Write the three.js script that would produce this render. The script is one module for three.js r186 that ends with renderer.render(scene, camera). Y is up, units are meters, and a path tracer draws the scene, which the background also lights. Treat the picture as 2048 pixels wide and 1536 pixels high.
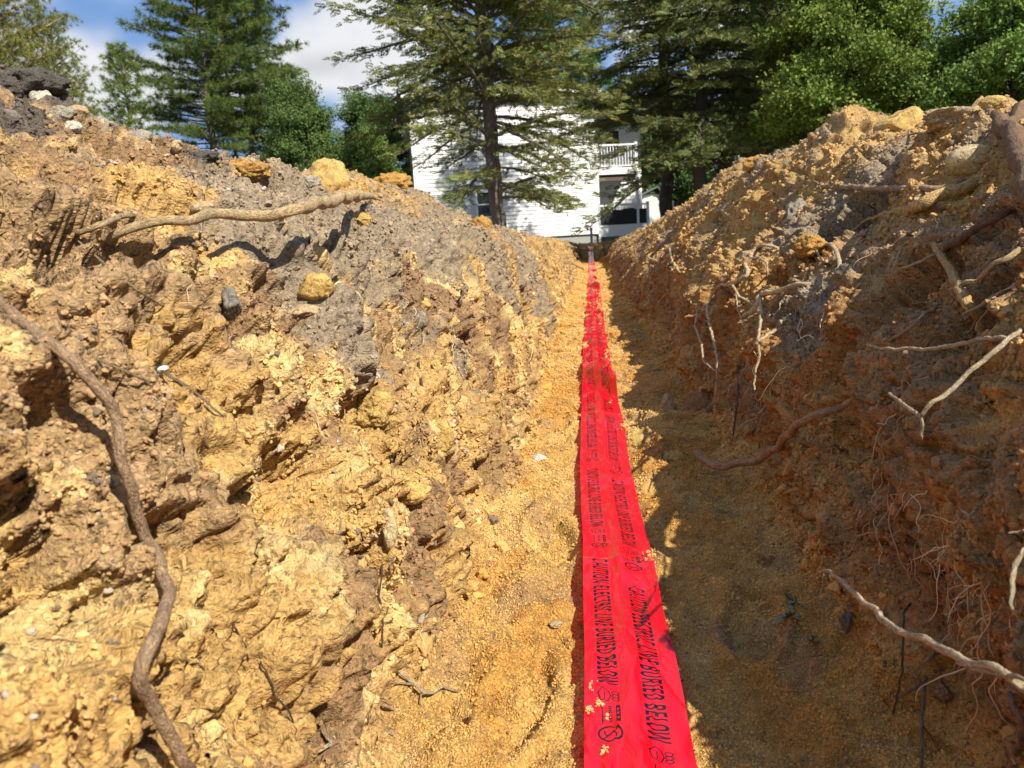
import * as THREE from 'three';
import { mergeGeometries, mergeVertices, toCreasedNormals } from 'three/addons/utils/BufferGeometryUtils.js';

// ------------------------------------------------------------------ camera, sky, sun, exposure
const scene = new THREE.Scene();
const EYE = 0.70, FPX = 1538;                                   // FPX: focal length in pixels of a 2048 x 1536 picture
const camera = new THREE.PerspectiveCamera(2 * Math.atan(768 / FPX) * 180 / Math.PI, 4 / 3, 0.03, 3000);
camera.position.set(0, EYE, 0);
camera.rotation.order = 'YXZ';
camera.rotation.set(-9.89 * Math.PI / 180, 6.24 * Math.PI / 180, -3.5 * Math.PI / 180);
camera.focus = 1.7; camera.userData.fStop = 9;
scene.add(camera); camera.updateMatrixWorld(true);

const renderer = new THREE.WebGLRenderer({ antialias: true });
renderer.setSize(1024, 768);
renderer.toneMapping = THREE.LinearToneMapping;
renderer.toneMappingExposure = 1.52;
renderer.shadowMap.enabled = true;

const SUN = new THREE.Vector3(0.55, 0.75, 0.36).normalize();
const sun = new THREE.DirectionalLight(new THREE.Color(1, 0.93, 0.82), 5.0);
sun.position.copy(SUN).multiplyScalar(60); sun.target.position.set(0, 0, -12);
sun.castShadow = true; sun.shadow.mapSize.set(4096, 4096); sun.shadow.radius = 1;
Object.assign(sun.shadow.camera, { left: -30, right: 30, top: 30, bottom: -30, near: 1, far: 140 });
scene.add(sun, sun.target);

// ------------------------------------------------------------------ random numbers and noise
function rng(seed) { let a = seed >>> 0; return () => { a = (a + 0x6D2B79F5) | 0; let t = Math.imul(a ^ (a >>> 15), 1 | a); t = (t + Math.imul(t ^ (t >>> 7), 61 | t)) ^ t; return ((t ^ (t >>> 14)) >>> 0) / 4294967296; }; }
const PERM = new Uint8Array(512); { const r = rng(77); const p = [...Array(256).keys()]; for (let i = 255; i > 0; i--) { const j = Math.floor(r() * (i + 1)); [p[i], p[j]] = [p[j], p[i]]; } for (let i = 0; i < 512; i++) PERM[i] = p[i & 255]; }
const GX = new Float32Array(256), GY = new Float32Array(256), GZ = new Float32Array(256);
{ const r = rng(5); for (let i = 0; i < 256; i++) { const z = 2 * r() - 1, a = 6.2832 * r(), s = Math.sqrt(1 - z * z); GX[i] = s * Math.cos(a); GY[i] = s * Math.sin(a); GZ[i] = z; } }
function noise(x, y, z) {
  const X = Math.floor(x), Y = Math.floor(y), Z = Math.floor(z); x -= X; y -= Y; z -= Z;
  const u = x * x * x * (x * (x * 6 - 15) + 10), v = y * y * y * (y * (y * 6 - 15) + 10), w = z * z * z * (z * (z * 6 - 15) + 10);
  const xi = X & 255, yi = Y & 255, zi = Z & 255, A = PERM[xi] + yi, B = PERM[xi + 1] + yi;
  const a0 = PERM[A & 511] + zi, a1 = PERM[(A + 1) & 511] + zi, b0 = PERM[B & 511] + zi, b1 = PERM[(B + 1) & 511] + zi;
  const g = (h, i, j, k) => { h = PERM[h & 511]; return GX[h] * i + GY[h] * j + GZ[h] * k; };
  const x00 = g(a0, x, y, z), x10 = g(b0, x - 1, y, z), x01 = g(a1, x, y - 1, z), x11 = g(b1, x - 1, y - 1, z);
  const y00 = g(a0 + 1, x, y, z - 1), y10 = g(b0 + 1, x - 1, y, z - 1), y01 = g(a1 + 1, x, y - 1, z - 1), y11 = g(b1 + 1, x - 1, y - 1, z - 1);
  const p = x00 + u * (x10 - x00), q = x01 + u * (x11 - x01), r = y00 + u * (y10 - y00), s = y01 + u * (y11 - y01);
  const c = p + v * (q - p), d = r + v * (s - r); return 1.5 * (c + w * (d - c));
}
function fbm(x, y, z, o) { let a = 1, s = 0; for (let i = 0; i < o; i++) { s += a * noise(x, y, z); a *= 0.5; x = x * 2.03 + 7.1; y = y * 2.03 + 3.7; z = z * 2.03 + 1.3; } return s; }
function worley(x, y, z) {                                       // distance to the nearest jittered point, and that point's own number
  const X = Math.floor(x), Y = Math.floor(y), Z = Math.floor(z); let best = 9, two = 9, id = 0, bx = 0, by = 0, bz = 0;
  for (let i = -1; i < 2; i++) for (let j = -1; j < 2; j++) for (let k = -1; k < 2; k++) {
    const h = PERM[(PERM[(PERM[(X + i) & 255] + Y + j) & 255] + Z + k) & 255];
    const dx = X + i + 0.5 + 0.42 * GX[h] - x, dy = Y + j + 0.5 + 0.42 * GY[h] - y, dz = Z + k + 0.5 + 0.42 * GZ[h] - z, q = dx * dx + dy * dy + dz * dz;
    if (q < best) { two = best; best = q; id = h; bx = dx; by = dy; bz = dz; } else if (q < two) two = q;
  }
  const f = PERM[id ^ 91]; worley.tilt = -(bx * GX[f] + by * GY[f] + bz * GZ[f]); worley.id = id / 255; worley.gap = Math.sqrt(two) - Math.sqrt(best); return Math.sqrt(best);
}
const lerp = (a, b, t) => a + (b - a) * t, clamp = (x, a = 0, b = 1) => Math.min(b, Math.max(a, x));
const sstep = (a, b, x) => { const t = clamp((x - a) / (b - a)); return t * t * (3 - 2 * t); };

// ------------------------------------------------------------------ sky: blue air with broken cloud, the same all round
{
  const W = 1024, H = 512, data = new Float32Array(W * H * 4);
  for (let j = 0; j < H; j++) for (let i = 0; i < W; i++) {
    const phi = (j + 0.5) / H * Math.PI - Math.PI / 2, th = (i + 0.5) / W * 2 * Math.PI;   // row 0 is the bottom
    const y = Math.sin(phi), x = Math.cos(phi) * Math.cos(th), z = Math.cos(phi) * Math.sin(th);
    const e = Math.max(0, y), h = Math.pow(1 - e, 2.2);
    let r = lerp(0.08, 0.42, h), g = lerp(0.26, 0.66, h), b = lerp(0.74, 1.02, h);
    const k = 1 / (e + 0.22), cx = x * k, cz = z * k;
    let n = fbm(cx * 1.5 + 4.3, cz * 1.5 + 1.7, 2.2, 5);
    const m = sstep(0.0, 0.40, n + 0.12), thick = sstep(0.25, 0.95, n + 0.25 * noise(cx * 3, cz * 3, 9));
    const cl = lerp(1.08, 0.80, thick);
    r = lerp(r, cl * 0.98, m); g = lerp(g, cl * 0.995, m); b = lerp(b, cl * 1.03, m);
    if (y < 0) { const t = sstep(0, -0.12, y); r = lerp(r, 0.10, t); g = lerp(g, 0.11, t); b = lerp(b, 0.07, t); }
    const o = (j * W + i) * 4, S = 0.54; data[o] = r * S; data[o + 1] = g * S; data[o + 2] = b * S; data[o + 3] = 1;
  }
  const sky = new THREE.DataTexture(data, W, H, THREE.RGBAFormat, THREE.FloatType);
  sky.mapping = THREE.EquirectangularReflectionMapping; sky.magFilter = sky.minFilter = THREE.LinearFilter; sky.wrapS = THREE.RepeatWrapping; sky.needsUpdate = true;
  scene.background = sky; scene.environment = sky;
}

// ------------------------------------------------------------------ naming helpers
const taken = new Map();
function numbered(n) { const k = taken.get(n) || 0; taken.set(n, k + 1); return k ? `${n}_${String(k).padStart(3, '0')}` : n; }
function shade(o) { o.castShadow = o.receiveShadow = true; return o; }
function thing(name, label, category, group, pos = [0, 0, 0]) { const o = new THREE.Group(); o.name = numbered(name); o.userData = { label, category }; if (group) o.userData.group = group; o.position.set(...pos); scene.add(o); return o; }
function part(name, geo, mat, parent) { const m = shade(new THREE.Mesh(geo, mat)); m.name = name; parent.add(m); return m; }
function single(name, geo, mat, label, category, group) { const m = shade(new THREE.Mesh(geo, mat)); m.name = numbered(name); m.userData = { label, category }; if (group) m.userData.group = group; scene.add(m); return m; }
function structure(name, geo, mat) { const m = shade(new THREE.Mesh(geo, mat)); m.name = name; m.userData = { kind: 'structure' }; scene.add(m); return m; }
function stuff(name, geo, mat, mats, cols, label, category, parent = scene) {
  const m = shade(new THREE.InstancedMesh(geo, mat, mats.length)); m.name = parent === scene ? numbered(name) : name;
  mats.forEach((x, i) => m.setMatrixAt(i, x)); if (cols) cols.forEach((c, i) => m.setColorAt(i, c));
  m.userData = { kind: 'stuff' }; if (label) m.userData.label = label; if (category) m.userData.category = category; parent.add(m); return m;
}
const V = (x, y, z) => new THREE.Vector3(x, y, z);
function ray(u, v) { return V((u - 1024) / FPX, (768 - v) / FPX, -1).normalize().applyQuaternion(camera.quaternion); }   // direction of a point measured on the photograph
function atDepth(u, v, depth) { const r = ray(u, v), k = depth / -r.z; return V(r.x * k, EYE + r.y * k, -depth); }

// ------------------------------------------------------------------ procedural textures
function tex(size, fn, srgb, rep = 1, h = size) {
  const d = new Uint8Array(size * h * 4); for (let j = 0; j < h; j++) for (let i = 0; i < size; i++) { const c = fn(i / size, j / h), o = (j * size + i) * 4; for (let k = 0; k < 3; k++) d[o + k] = clamp(c[k]) * 255; d[o + 3] = 255; }
  const t = new THREE.DataTexture(d, size, h); t.magFilter = THREE.LinearFilter; t.minFilter = THREE.LinearMipmapLinearFilter; t.generateMipmaps = true; t.wrapS = t.wrapT = THREE.RepeatWrapping; if (srgb) t.colorSpace = THREE.SRGBColorSpace; t.repeat.set(rep, rep); t.needsUpdate = true; return t;
}
const tor = (u, v, f) => { const a = u * 6.28318, b = v * 6.28318, r = f / 6.28318; return [r * Math.cos(a), r * Math.sin(a) + r * 1.7 * Math.cos(b), r * Math.sin(b) * 1.3 + 11]; };
function tnoise(u, v, f, o = 3) { return fbm(...tor(u, v, f), o); }
const gr = rng(12), speck = new Float32Array(512 * 512); for (let i = 0; i < speck.length; i++) speck[i] = gr();
function cells(u, v, n, seed) {                                   // tiling grains: distance to the nearest grain and its own number
  const X = u * n, Y = v * n, xi = Math.floor(X), yi = Math.floor(Y); let best = 9, id = 0;
  for (let i = -1; i < 2; i++) for (let j = -1; j < 2; j++) { const a = (xi + i + n) % n, b = (yi + j + n) % n, k = (a * 7919 + b * 104729 + seed * 977 + a * b * 31) % 262139; const dx = xi + i + speck[k] - X, dy = yi + j + speck[(k + 4099) % 262144] - Y, q = dx * dx + dy * dy; if (q < best) { best = q; id = speck[(k + 90001) % 262144]; } }
  cells.id = id; return Math.sqrt(best);
}
function grit(u, v, n, seed) { const a = cells(u, v, n, seed), r = 0.12 + 0.42 * cells.id * cells.id; return cells.id > 0.45 ? Math.sqrt(Math.max(0, 1 - a / r)) : 0; }
const grainBump = tex(1024, (u, v) => { const U = u + 0.006 * tnoise(u, v, 30, 1), W = v + 0.006 * tnoise(u + 0.4, v, 30, 1); cells(U, W, 44, 8); const c1 = cells.id; cells(U, W, 101, 9); const c2 = cells.id, h = 0.22 + 0.10 * c1 + 0.14 * c2 + 0.10 * tnoise(u, v, 26, 2) + 0.08 * tnoise(u, v + 0.21, 170, 1) + 0.24 * grit(u, v, 34, 1) + 0.18 * grit(u, v, 83, 2); return [h, h, h]; }, false, 1 / 0.36);
const grainColor = tex(1024, (u, v) => { cells(u, v, 150, 3); const i = cells.id; cells(u, v, 61, 4); const k = cells.id; const s = 0.86 + 0.20 * (i - 0.5) + 0.10 * tnoise(u, v, 12) + (k > 0.95 ? 0.12 : k < 0.07 ? -0.22 : 0); return [s, s * (0.985 + 0.03 * i), s * (0.96 + 0.06 * k)]; }, true, 1 / 0.31);
const sandBump = tex(1024, (u, v) => { const h = 0.6 * (1 - cells(u, v, 90, 5)) + 0.4 * (1 - cells(u, v, 150, 6)); return [h * 0.85, h * 0.85, h * 0.85]; }, false, 1 / 0.30);
const sandColor = tex(1024, (u, v) => { cells(u, v, 110, 7); const i = cells.id, s = 0.86 + 0.22 * (i - 0.5) + 0.06 * tnoise(u, v, 10); return [s, s * (0.97 + 0.06 * i), s * (0.93 + 0.14 * i)]; }, true, 1 / 0.27);
const barkBump = tex(256, (u, v) => { const h = 0.5 + 0.35 * tnoise(u * 1, v * 1, 14) + 0.2 * noise(Math.cos(u * 6.283) * 9, Math.sin(u * 6.283) * 9, v * 3); return [h, h, h]; }, false);

// ------------------------------------------------------------------ the dig: a profile across the trench swept along it
function table(pts) { return (x) => { if (x <= pts[0][0]) return pts[0][1]; for (let i = 1; i < pts.length; i++) if (x <= pts[i][0]) return lerp(pts[i - 1][1], pts[i][1], (x - pts[i - 1][0]) / (pts[i][0] - pts[i - 1][0])); return pts[pts.length - 1][1]; }; }
function crest(list, X) { return table(list.map(([u, v]) => { const r = ray(u, v), k = X / r.x; return [-r.z * k, EYE + r.y * k]; }).sort((a, b) => a[0] - b[0])); }
const END = 27.2;
const XL = -1.5, XR = 1.05;
const hL = crest([[0, 180], [130, 222], [250, 280], [370, 335], [480, 355], [560, 372], [640, 365], [700, 376], [790, 380], [880, 424], [960, 460], [1050, 480], [1100, 490]], XL);
const hR = crest([[2048, 250], [1950, 240], [1890, 265], [1850, 295], [1760, 290], [1640, 295], [1600, 300], [1500, 335], [1440, 362], [1400, 388], [1330, 440], [1300, 455], [1250, 478]], XR);
const floorY = table([[-5, 0], [1.4, 0], [2.8, 0.05], [7, 0.08], [12, 0.17], [25.5, 0.24], [END, 0.55], [END + 1, 0.8]]);
const sway = (d) => 0.03 * Math.sin(d * 0.55 + 1) * sstep(2, 6, d);
function controls(d) {
  const f = floorY(d), a = Math.max(0.82, hL(d)), b = Math.max(0.82, hR(d)), w = sway(d), e = sstep(24, END, d), k = 0.05 * (1 - sstep(1.0, 2.2, d));
  const L = [[-3.6, 0.45], [-2.6, 0.80], [-1.95, a - 0.08], [XL, a], [-1.05, 0.74 + 0.50 * (a - 0.72)], [-0.60 - k, 0.78], [-0.43 - k, 0.56], [-0.335 - k, 0.28], [-0.265 - k, f + 0.03], [-0.14 - k * 0.5, f], [0.05, f - 0.015], [0.27, f], [0.425, f + 0.03],
    [0.475, 0.27], [0.545, 0.49], [0.77, 0.75], [XR, b], [1.42, b + 0.02], [2.1, 0.86], [3.2, 0.45]];
  for (let i = 4; i < 16; i++) { L[i][0] += w; L[i][1] = lerp(L[i][1], Math.max(L[i][1], 0.75), e * 0.9); }
  return L;
}
const ctlCache = new Map();
function profile(t, d) {                                          // t runs over the control points, 0 .. 19
  let c = ctlCache.get(d); if (!c) { c = controls(d); if (ctlCache.size > 4000) ctlCache.clear(); ctlCache.set(d, c); }
  const i = clamp(Math.floor(t), 0, 18), f = t - i, p0 = c[Math.max(0, i - 1)], p1 = c[i], p2 = c[i + 1], p3 = c[Math.min(19, i + 2)];
  const q = (k) => { const m1 = 0.42 * (p2[k] - p0[k]), m2 = 0.42 * (p3[k] - p1[k]), a = f * f, b = a * f; return (2 * b - 3 * a + 1) * p1[k] + (b - 2 * a + f) * m1 + (3 * a - 2 * b) * p2[k] + (b - a) * m2; };
  return [q(0), q(1)];
}
// hollows and bulges read off the photograph: pixel, radius in metres, depth (negative digs in)
const dents = [];
const prints = [[-0.15, -2.75, 0.35, 1], [-0.12, -1.75, -0.2, 0.8], [0.27, -1.35, 0.2, 1], [-0.16, -3.9, 0.1, 1], [0.26, -2.3, -0.2, 0.9], [-0.17, -5.2, 0.3, 1], [-0.14, -1.12, 0.15, 0.7]];   // boot prints in the floor sand
function dentAt(x, y, z) { let s = 0; for (const e of dents) { const dx = x - e[0], dy = (y - e[1]) * e[5], dz = z - e[2], q = (dx * dx + dy * dy + dz * dz) / (e[3] * e[3]); if (q < 1.6) { const k = Math.sqrt(q) + 0.30 * noise(x * 22, y * 22, z * 22) + 0.16 * noise(x * 60, y * 60, z * 60); s += e[4] * (1 - sstep(0.45, 0.95, k)); } } return s; }
function relief(x, y, z, t, d, gap) {
  const fl = sstep(7.7, 8.5, t) * (1 - sstep(11.6, 12.4, t)), left = t < 10, bank = left ? 1 - sstep(4.4, 5.4, t) : sstep(14, 15, t), wall = 1 - fl - bank * (1 - fl);
  const fade = (freq) => 1 / (1 + Math.pow(gap * freq * 1.1, 2));
  let s = 0;
  const rough = 1 - fl * 0.80;
  s += rough * (0.075 * noise(x * 1.9, y * 1.9, z * 1.9 + 4) + 0.055 * noise(x * 4.4 + 9, y * 4.4, z * 4.4));
  s += rough * 0.030 * fbm(x * 9.5, y * 9.5 + 3, z * 9.5, 2);
  if (fl > 0.02) { s += fl * (0.028 * noise(x * 5, 1.5, z * 2.6) + 0.018 * noise(x * 11, 2.2, z * 8) + 0.009 * noise(x * 27, 5.2, z * 22) + 0.010 * Math.max(0, noise(x * 7 + 4, 8, z * 16))); }
  // scoured faces: in places the bucket left near-upright scores on the cut
  if (wall > 0.02) { const k = sstep(0.05, 0.4, noise(x * 2.6, y * 2.6, z * 1.7 + 20)); s += wall * k * (0.020 * noise(z * 17 + y * 3, y * 2.2, x * 3) + 0.008 * noise(z * 41 + y * 5, y * 4, 3)); const far = sstep(1.6, 3.5, d); if (far > 0) s += wall * far * (0.045 * noise(z * 5.5 + y * 1.2, y * 0.9, 7) + 0.022 * noise(z * 12 + y * 2, y * 1.6, 17)); }
  // clods: cells that stand proud by different amounts, with cracks between them
  const cm = sstep(-0.25, 0.35, noise(x * 3.3 + 31, y * 3.3, z * 3.3)), wx = 0.5 * noise(x * 13, y * 13, z * 13 + 5), wy = 0.5 * noise(x * 13 + 40, y * 13, z * 13);
  let w = worley(x * 7.5 + wx, y * 8.5 + wy, z * 7.5); s += rough * (0.25 + 0.75 * cm) * (0.022 * Math.max(0, 0.62 - w) * (worley.id > 0.45 ? 1.5 : 0.4) + 0.046 * worley.tilt * sstep(0, 0.10, worley.gap) + 0.026 * (worley.id - 0.5) * sstep(0, 0.14, worley.gap) - 0.012 * (1 - sstep(0, 0.10, worley.gap)));
  w = worley(x * 19 + wy + 5, y * 20 + wx, z * 19); s += rough * (0.25 + 0.75 * (1 - cm)) * (0.012 * Math.max(0, 0.60 - w) * (worley.id > 0.4 ? 1.5 : 0.3) + 0.030 * worley.tilt * sstep(0, 0.12, worley.gap) + 0.014 * (worley.id - 0.5) * sstep(0, 0.18, worley.gap)) * fade(20);
  // pits and cracks
  const h = noise(x * 6.5 + 3, y * 8 + 8, z * 6.5 + 50); s -= rough * 0.060 * sstep(0.40, 0.56, h + 0.16 * noise(x * 30, y * 30, z * 30));
  const c = Math.abs(noise(x * 4.2, y * 5.2 + 60, z * 4.2)); s -= rough * 0.020 * (1 - sstep(0.0, 0.05, c)) * sstep(-0.1, 0.3, noise(x * 2, y * 2, z * 2 + 70));
  if (fl > 0.02) for (const f of prints) { const c = Math.cos(f[2]), n = Math.sin(f[2]), dx = x - f[0], dz = z - f[1], u = (dx * c + dz * n) / 0.055, v = (-dx * n + dz * c) / 0.13, q = Math.sqrt(u * u + v * v) + 0.12 * noise(x * 30, 1, z * 30); if (q < 2) s += fl * f[3] * (-0.022 * (1 - sstep(0.75, 1.0, q)) + 0.012 * Math.exp(-Math.pow((q - 1.18) / 0.16, 2)) + 0.004 * (q < 0.9 ? Math.sign(Math.sin(v * 16)) : 0)); }
  return s + dentAt(x, y, z) * (1 - fl);
}
function surface(t, d, gap = 0.01, out) {                         // displaced point of the dig
  const p = profile(t, d), e = 0.02, a = profile(t - e, d), b = profile(t + e, d); let nx = -(b[1] - a[1]), ny = b[0] - a[0]; const l = Math.hypot(nx, ny) || 1; nx /= l; ny /= l;
  const edge = Math.min(sstep(0, 1, t), 1 - sstep(18, 19, t)), s = relief(p[0], p[1], -d, t, d, gap) * edge;
  out = out || {}; out.x = p[0] + nx * s; out.y = p[1] + ny * s; out.z = -d; out.s = s; out.nx = nx; out.ny = ny; out.px = p[0]; out.py = p[1]; return out;
}
// a coarse copy to find where a line of sight meets the soil
let probe;
function makeProbe() {
  const T = 190, D = 230, pos = [], idx = []; for (let j = 0; j <= D; j++) { const d = 0.3 * Math.pow(END / 0.3, j / D); for (let i = 0; i <= T; i++) { const q = surface(i / T * 19, d, 0.05); pos.push(q.x, q.y, q.z); } }
  for (let j = 0; j < D; j++) for (let i = 0; i < T; i++) { const a = j * (T + 1) + i; idx.push(a, a + 1, a + T + 1, a + 1, a + T + 2, a + T + 1); }
  const g = new THREE.BufferGeometry(); g.setAttribute('position', new THREE.Float32BufferAttribute(pos, 3)); g.setIndex(idx); probe = { T, D, pos, m: new THREE.Mesh(g, new THREE.MeshBasicMaterial({ side: THREE.DoubleSide })) };
}
const caster = new THREE.Raycaster();
const hitCache = new Map();
function hit(u, v) {
  const key = u + ',' + v; if (hitCache.has(key)) return hitCache.get(key)?.clone() ?? null;
  // soil below the pixel: walk the line of sight and compare with the coarse grid, row by row
  const r = ray(u, v), { T, D, pos } = probe; let best = null;
  for (let j = 0; j < D && !best; j++) {
    const z0 = pos[j * (T + 1) * 3 + 2], z1 = pos[(j + 1) * (T + 1) * 3 + 2]; const k0 = z0 / r.z, k1 = z1 / r.z;
    for (const [k, row] of [[k0, j], [k1, j + 1]]) {
      const x = r.x * k, y = EYE + r.y * k; let inside = 0, o = row * (T + 1) * 3;      // inside the soil if the outline below it is crossed once
      for (let i = 0; i < T; i++) { const ax = pos[o + i * 3], bx = pos[o + i * 3 + 3]; if ((ax <= x) !== (bx <= x)) { const yy = lerp(pos[o + i * 3 + 1], pos[o + i * 3 + 4], (x - ax) / (bx - ax)); if (yy > y) inside ^= 1; } }
      if (inside) { const kk = row === j ? k0 : (k0 + k1) / 2; best = V(r.x * kk, EYE + r.y * kk, r.z * kk); break; }
    }
  }
  hitCache.set(key, best); return best && best.clone();
}
makeProbe();
{
  const list = [[60, 1165, 0.085, -0.11, 1], [290, 465, 0.10, -0.09, 2.2], [60, 450, 0.10, -0.08, 1.6], [30, 330, 0.06, -0.06, 1], [610, 965, 0.09, -0.08, 1.5], [930, 650, 0.10, -0.08, 1.2], [450, 600, 0.06, -0.06, 1], [590, 620, 0.08, -0.06, 1.3], [350, 720, 0.06, -0.05, 1.8], [265, 1420, 0.05, -0.05, 1.5], [740, 830, 0.07, -0.06, 1], [230, 300, 0.10, -0.08, 1.6], [280, 330, 0.08, -0.06, 1.5], [120, 850, 0.05, -0.04, 1], [560, 1020, 0.05, -0.05, 1], [420, 1100, 0.05, -0.05, 1],
    [1690, 430, 0.20, -0.22, 1], [1745, 400, 0.15, -0.18, 1], [1460, 560, 0.15, -0.1, 1], [1840, 560, 0.1, -0.1, 1.3], [1980, 640, 0.1, -0.1, 1], [1790, 610, 0.08, -0.10, 1], [1680, 700, 0.035, -0.08, 0.4], [1700, 860, 0.09, -0.06, 1], [1960, 1010, 0.05, -0.05, 0.6], [1850, 1390, 0.07, -0.07, 1], [1500, 480, 0.2, -0.14, 1.2],
    [420, 880, 0.10, 0.03, 1], [150, 1350, 0.10, 0.03, 1], [670, 1180, 0.12, 0.03, 1], [1640, 500, 0.12, 0.06, 1], [1560, 760, 0.12, 0.04, 1], [1900, 900, 0.12, 0.03, 1], [90, 170, 0.16, 0.05, 1.5], [1950, 190, 0.15, 0.06, 1.5], [1760, 260, 0.25, 0.07, 1], [660, 370, 0.4, 0.05, 1]];
  for (const [u, v, r, a, k] of list) { const p = hit(u, v); if (p) dents.push([p.x, p.y, p.z, r * 1.25, a, k]); }
  hitCache.clear(); makeProbe();
}
// soil colours, linear base colours of the earths seen in the cut
const SOIL = { ochre: [0.58, 0.355, 0.115], pale: [0.70, 0.49, 0.20], brown: [0.33, 0.195, 0.09], tan: [0.43, 0.275, 0.13], grey: [0.335, 0.255, 0.165], dark: [0.105, 0.085, 0.07], rust: [0.44, 0.215, 0.055], sand: [0.65, 0.375, 0.10], wet: [0.58, 0.28, 0.05], umber: [0.30, 0.175, 0.075] };
const patches = [];
{
  const P = (type, ...a) => a.forEach(([u, v, r, k = 1]) => { const p = hit(u, v); if (p) patches.push([p.x, p.y, p.z, r, SOIL[type], k]); });
  P('dark', [40, 170, 0.22], [120, 195, 0.12], [0, 230, 0.12], [420, 325, 0.10], [880, 540, 0.0]);
  P('grey', [440, 380, 0.30], [560, 420, 0.34], [700, 480, 0.40], [600, 480, 0.25], [820, 440, 0.5], [650, 580, 0.16], [700, 650, 0.14], [740, 740, 0.13], [940, 480, 0.6], [1040, 500, 0.8], [820, 500, 0.35], [1620, 450, 0.22], [1570, 430, 0.18], [1640, 600, 0.20], [1600, 640, 0.18], [1800, 330, 0.22], [1440, 430, 0.2], [930, 720, 0.12], [1900, 230, 0.2]);
  P('tan', [80, 400, 0.20], [200, 480, 0.18], [120, 560, 0.12], [300, 560, 0.16], [100, 760, 0.10], [60, 860, 0.08], [200, 1050, 0.10], [330, 900, 0.12], [420, 700, 0.14]);
  P('brown', [260, 330, 0.15], [130, 330, 0.12], [480, 640, 0.12], [560, 760, 0.12], [640, 860, 0.10], [640, 1100, 0.12], [560, 1260, 0.10], [700, 1400, 0.08], [900, 960, 0.14], [860, 1120, 0.14], [450, 960, 0.08], [930, 660, 0.16], [840, 580, 0.14], [980, 640, 0.2]);
  P('pale', [660, 760, 0.07], [560, 700, 0.09], [780, 1060, 0.05], [880, 870, 0.06], [520, 690, 0.05], [500, 900, 0.10], [700, 950, 0.10], [380, 1180, 0.07], [600, 1150, 0.08], [930, 570, 0.09], [110, 1260, 0.06], [1860, 240, 0.10]);
  P('ochre', [300, 380, 0.10], [420, 800, 0.12], [640, 1000, 0.14], [720, 860, 0.10], [460, 1300, 0.12], [900, 1180, 0.12], [100, 1450, 0.1], [660, 350, 0.35], [790, 365, 0.3], [960, 440, 0.35], [1500, 420, 0.5], [1400, 450, 0.6], [1620, 270, 0.45], [1740, 270, 0.35], [1650, 360, 0.18], [1900, 200, 0.25], [1940, 400, 0.16]);
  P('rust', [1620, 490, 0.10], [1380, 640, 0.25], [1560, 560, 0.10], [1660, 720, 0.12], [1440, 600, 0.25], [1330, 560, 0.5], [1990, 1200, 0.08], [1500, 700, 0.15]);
}
const cA = [0, 0, 0];
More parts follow.
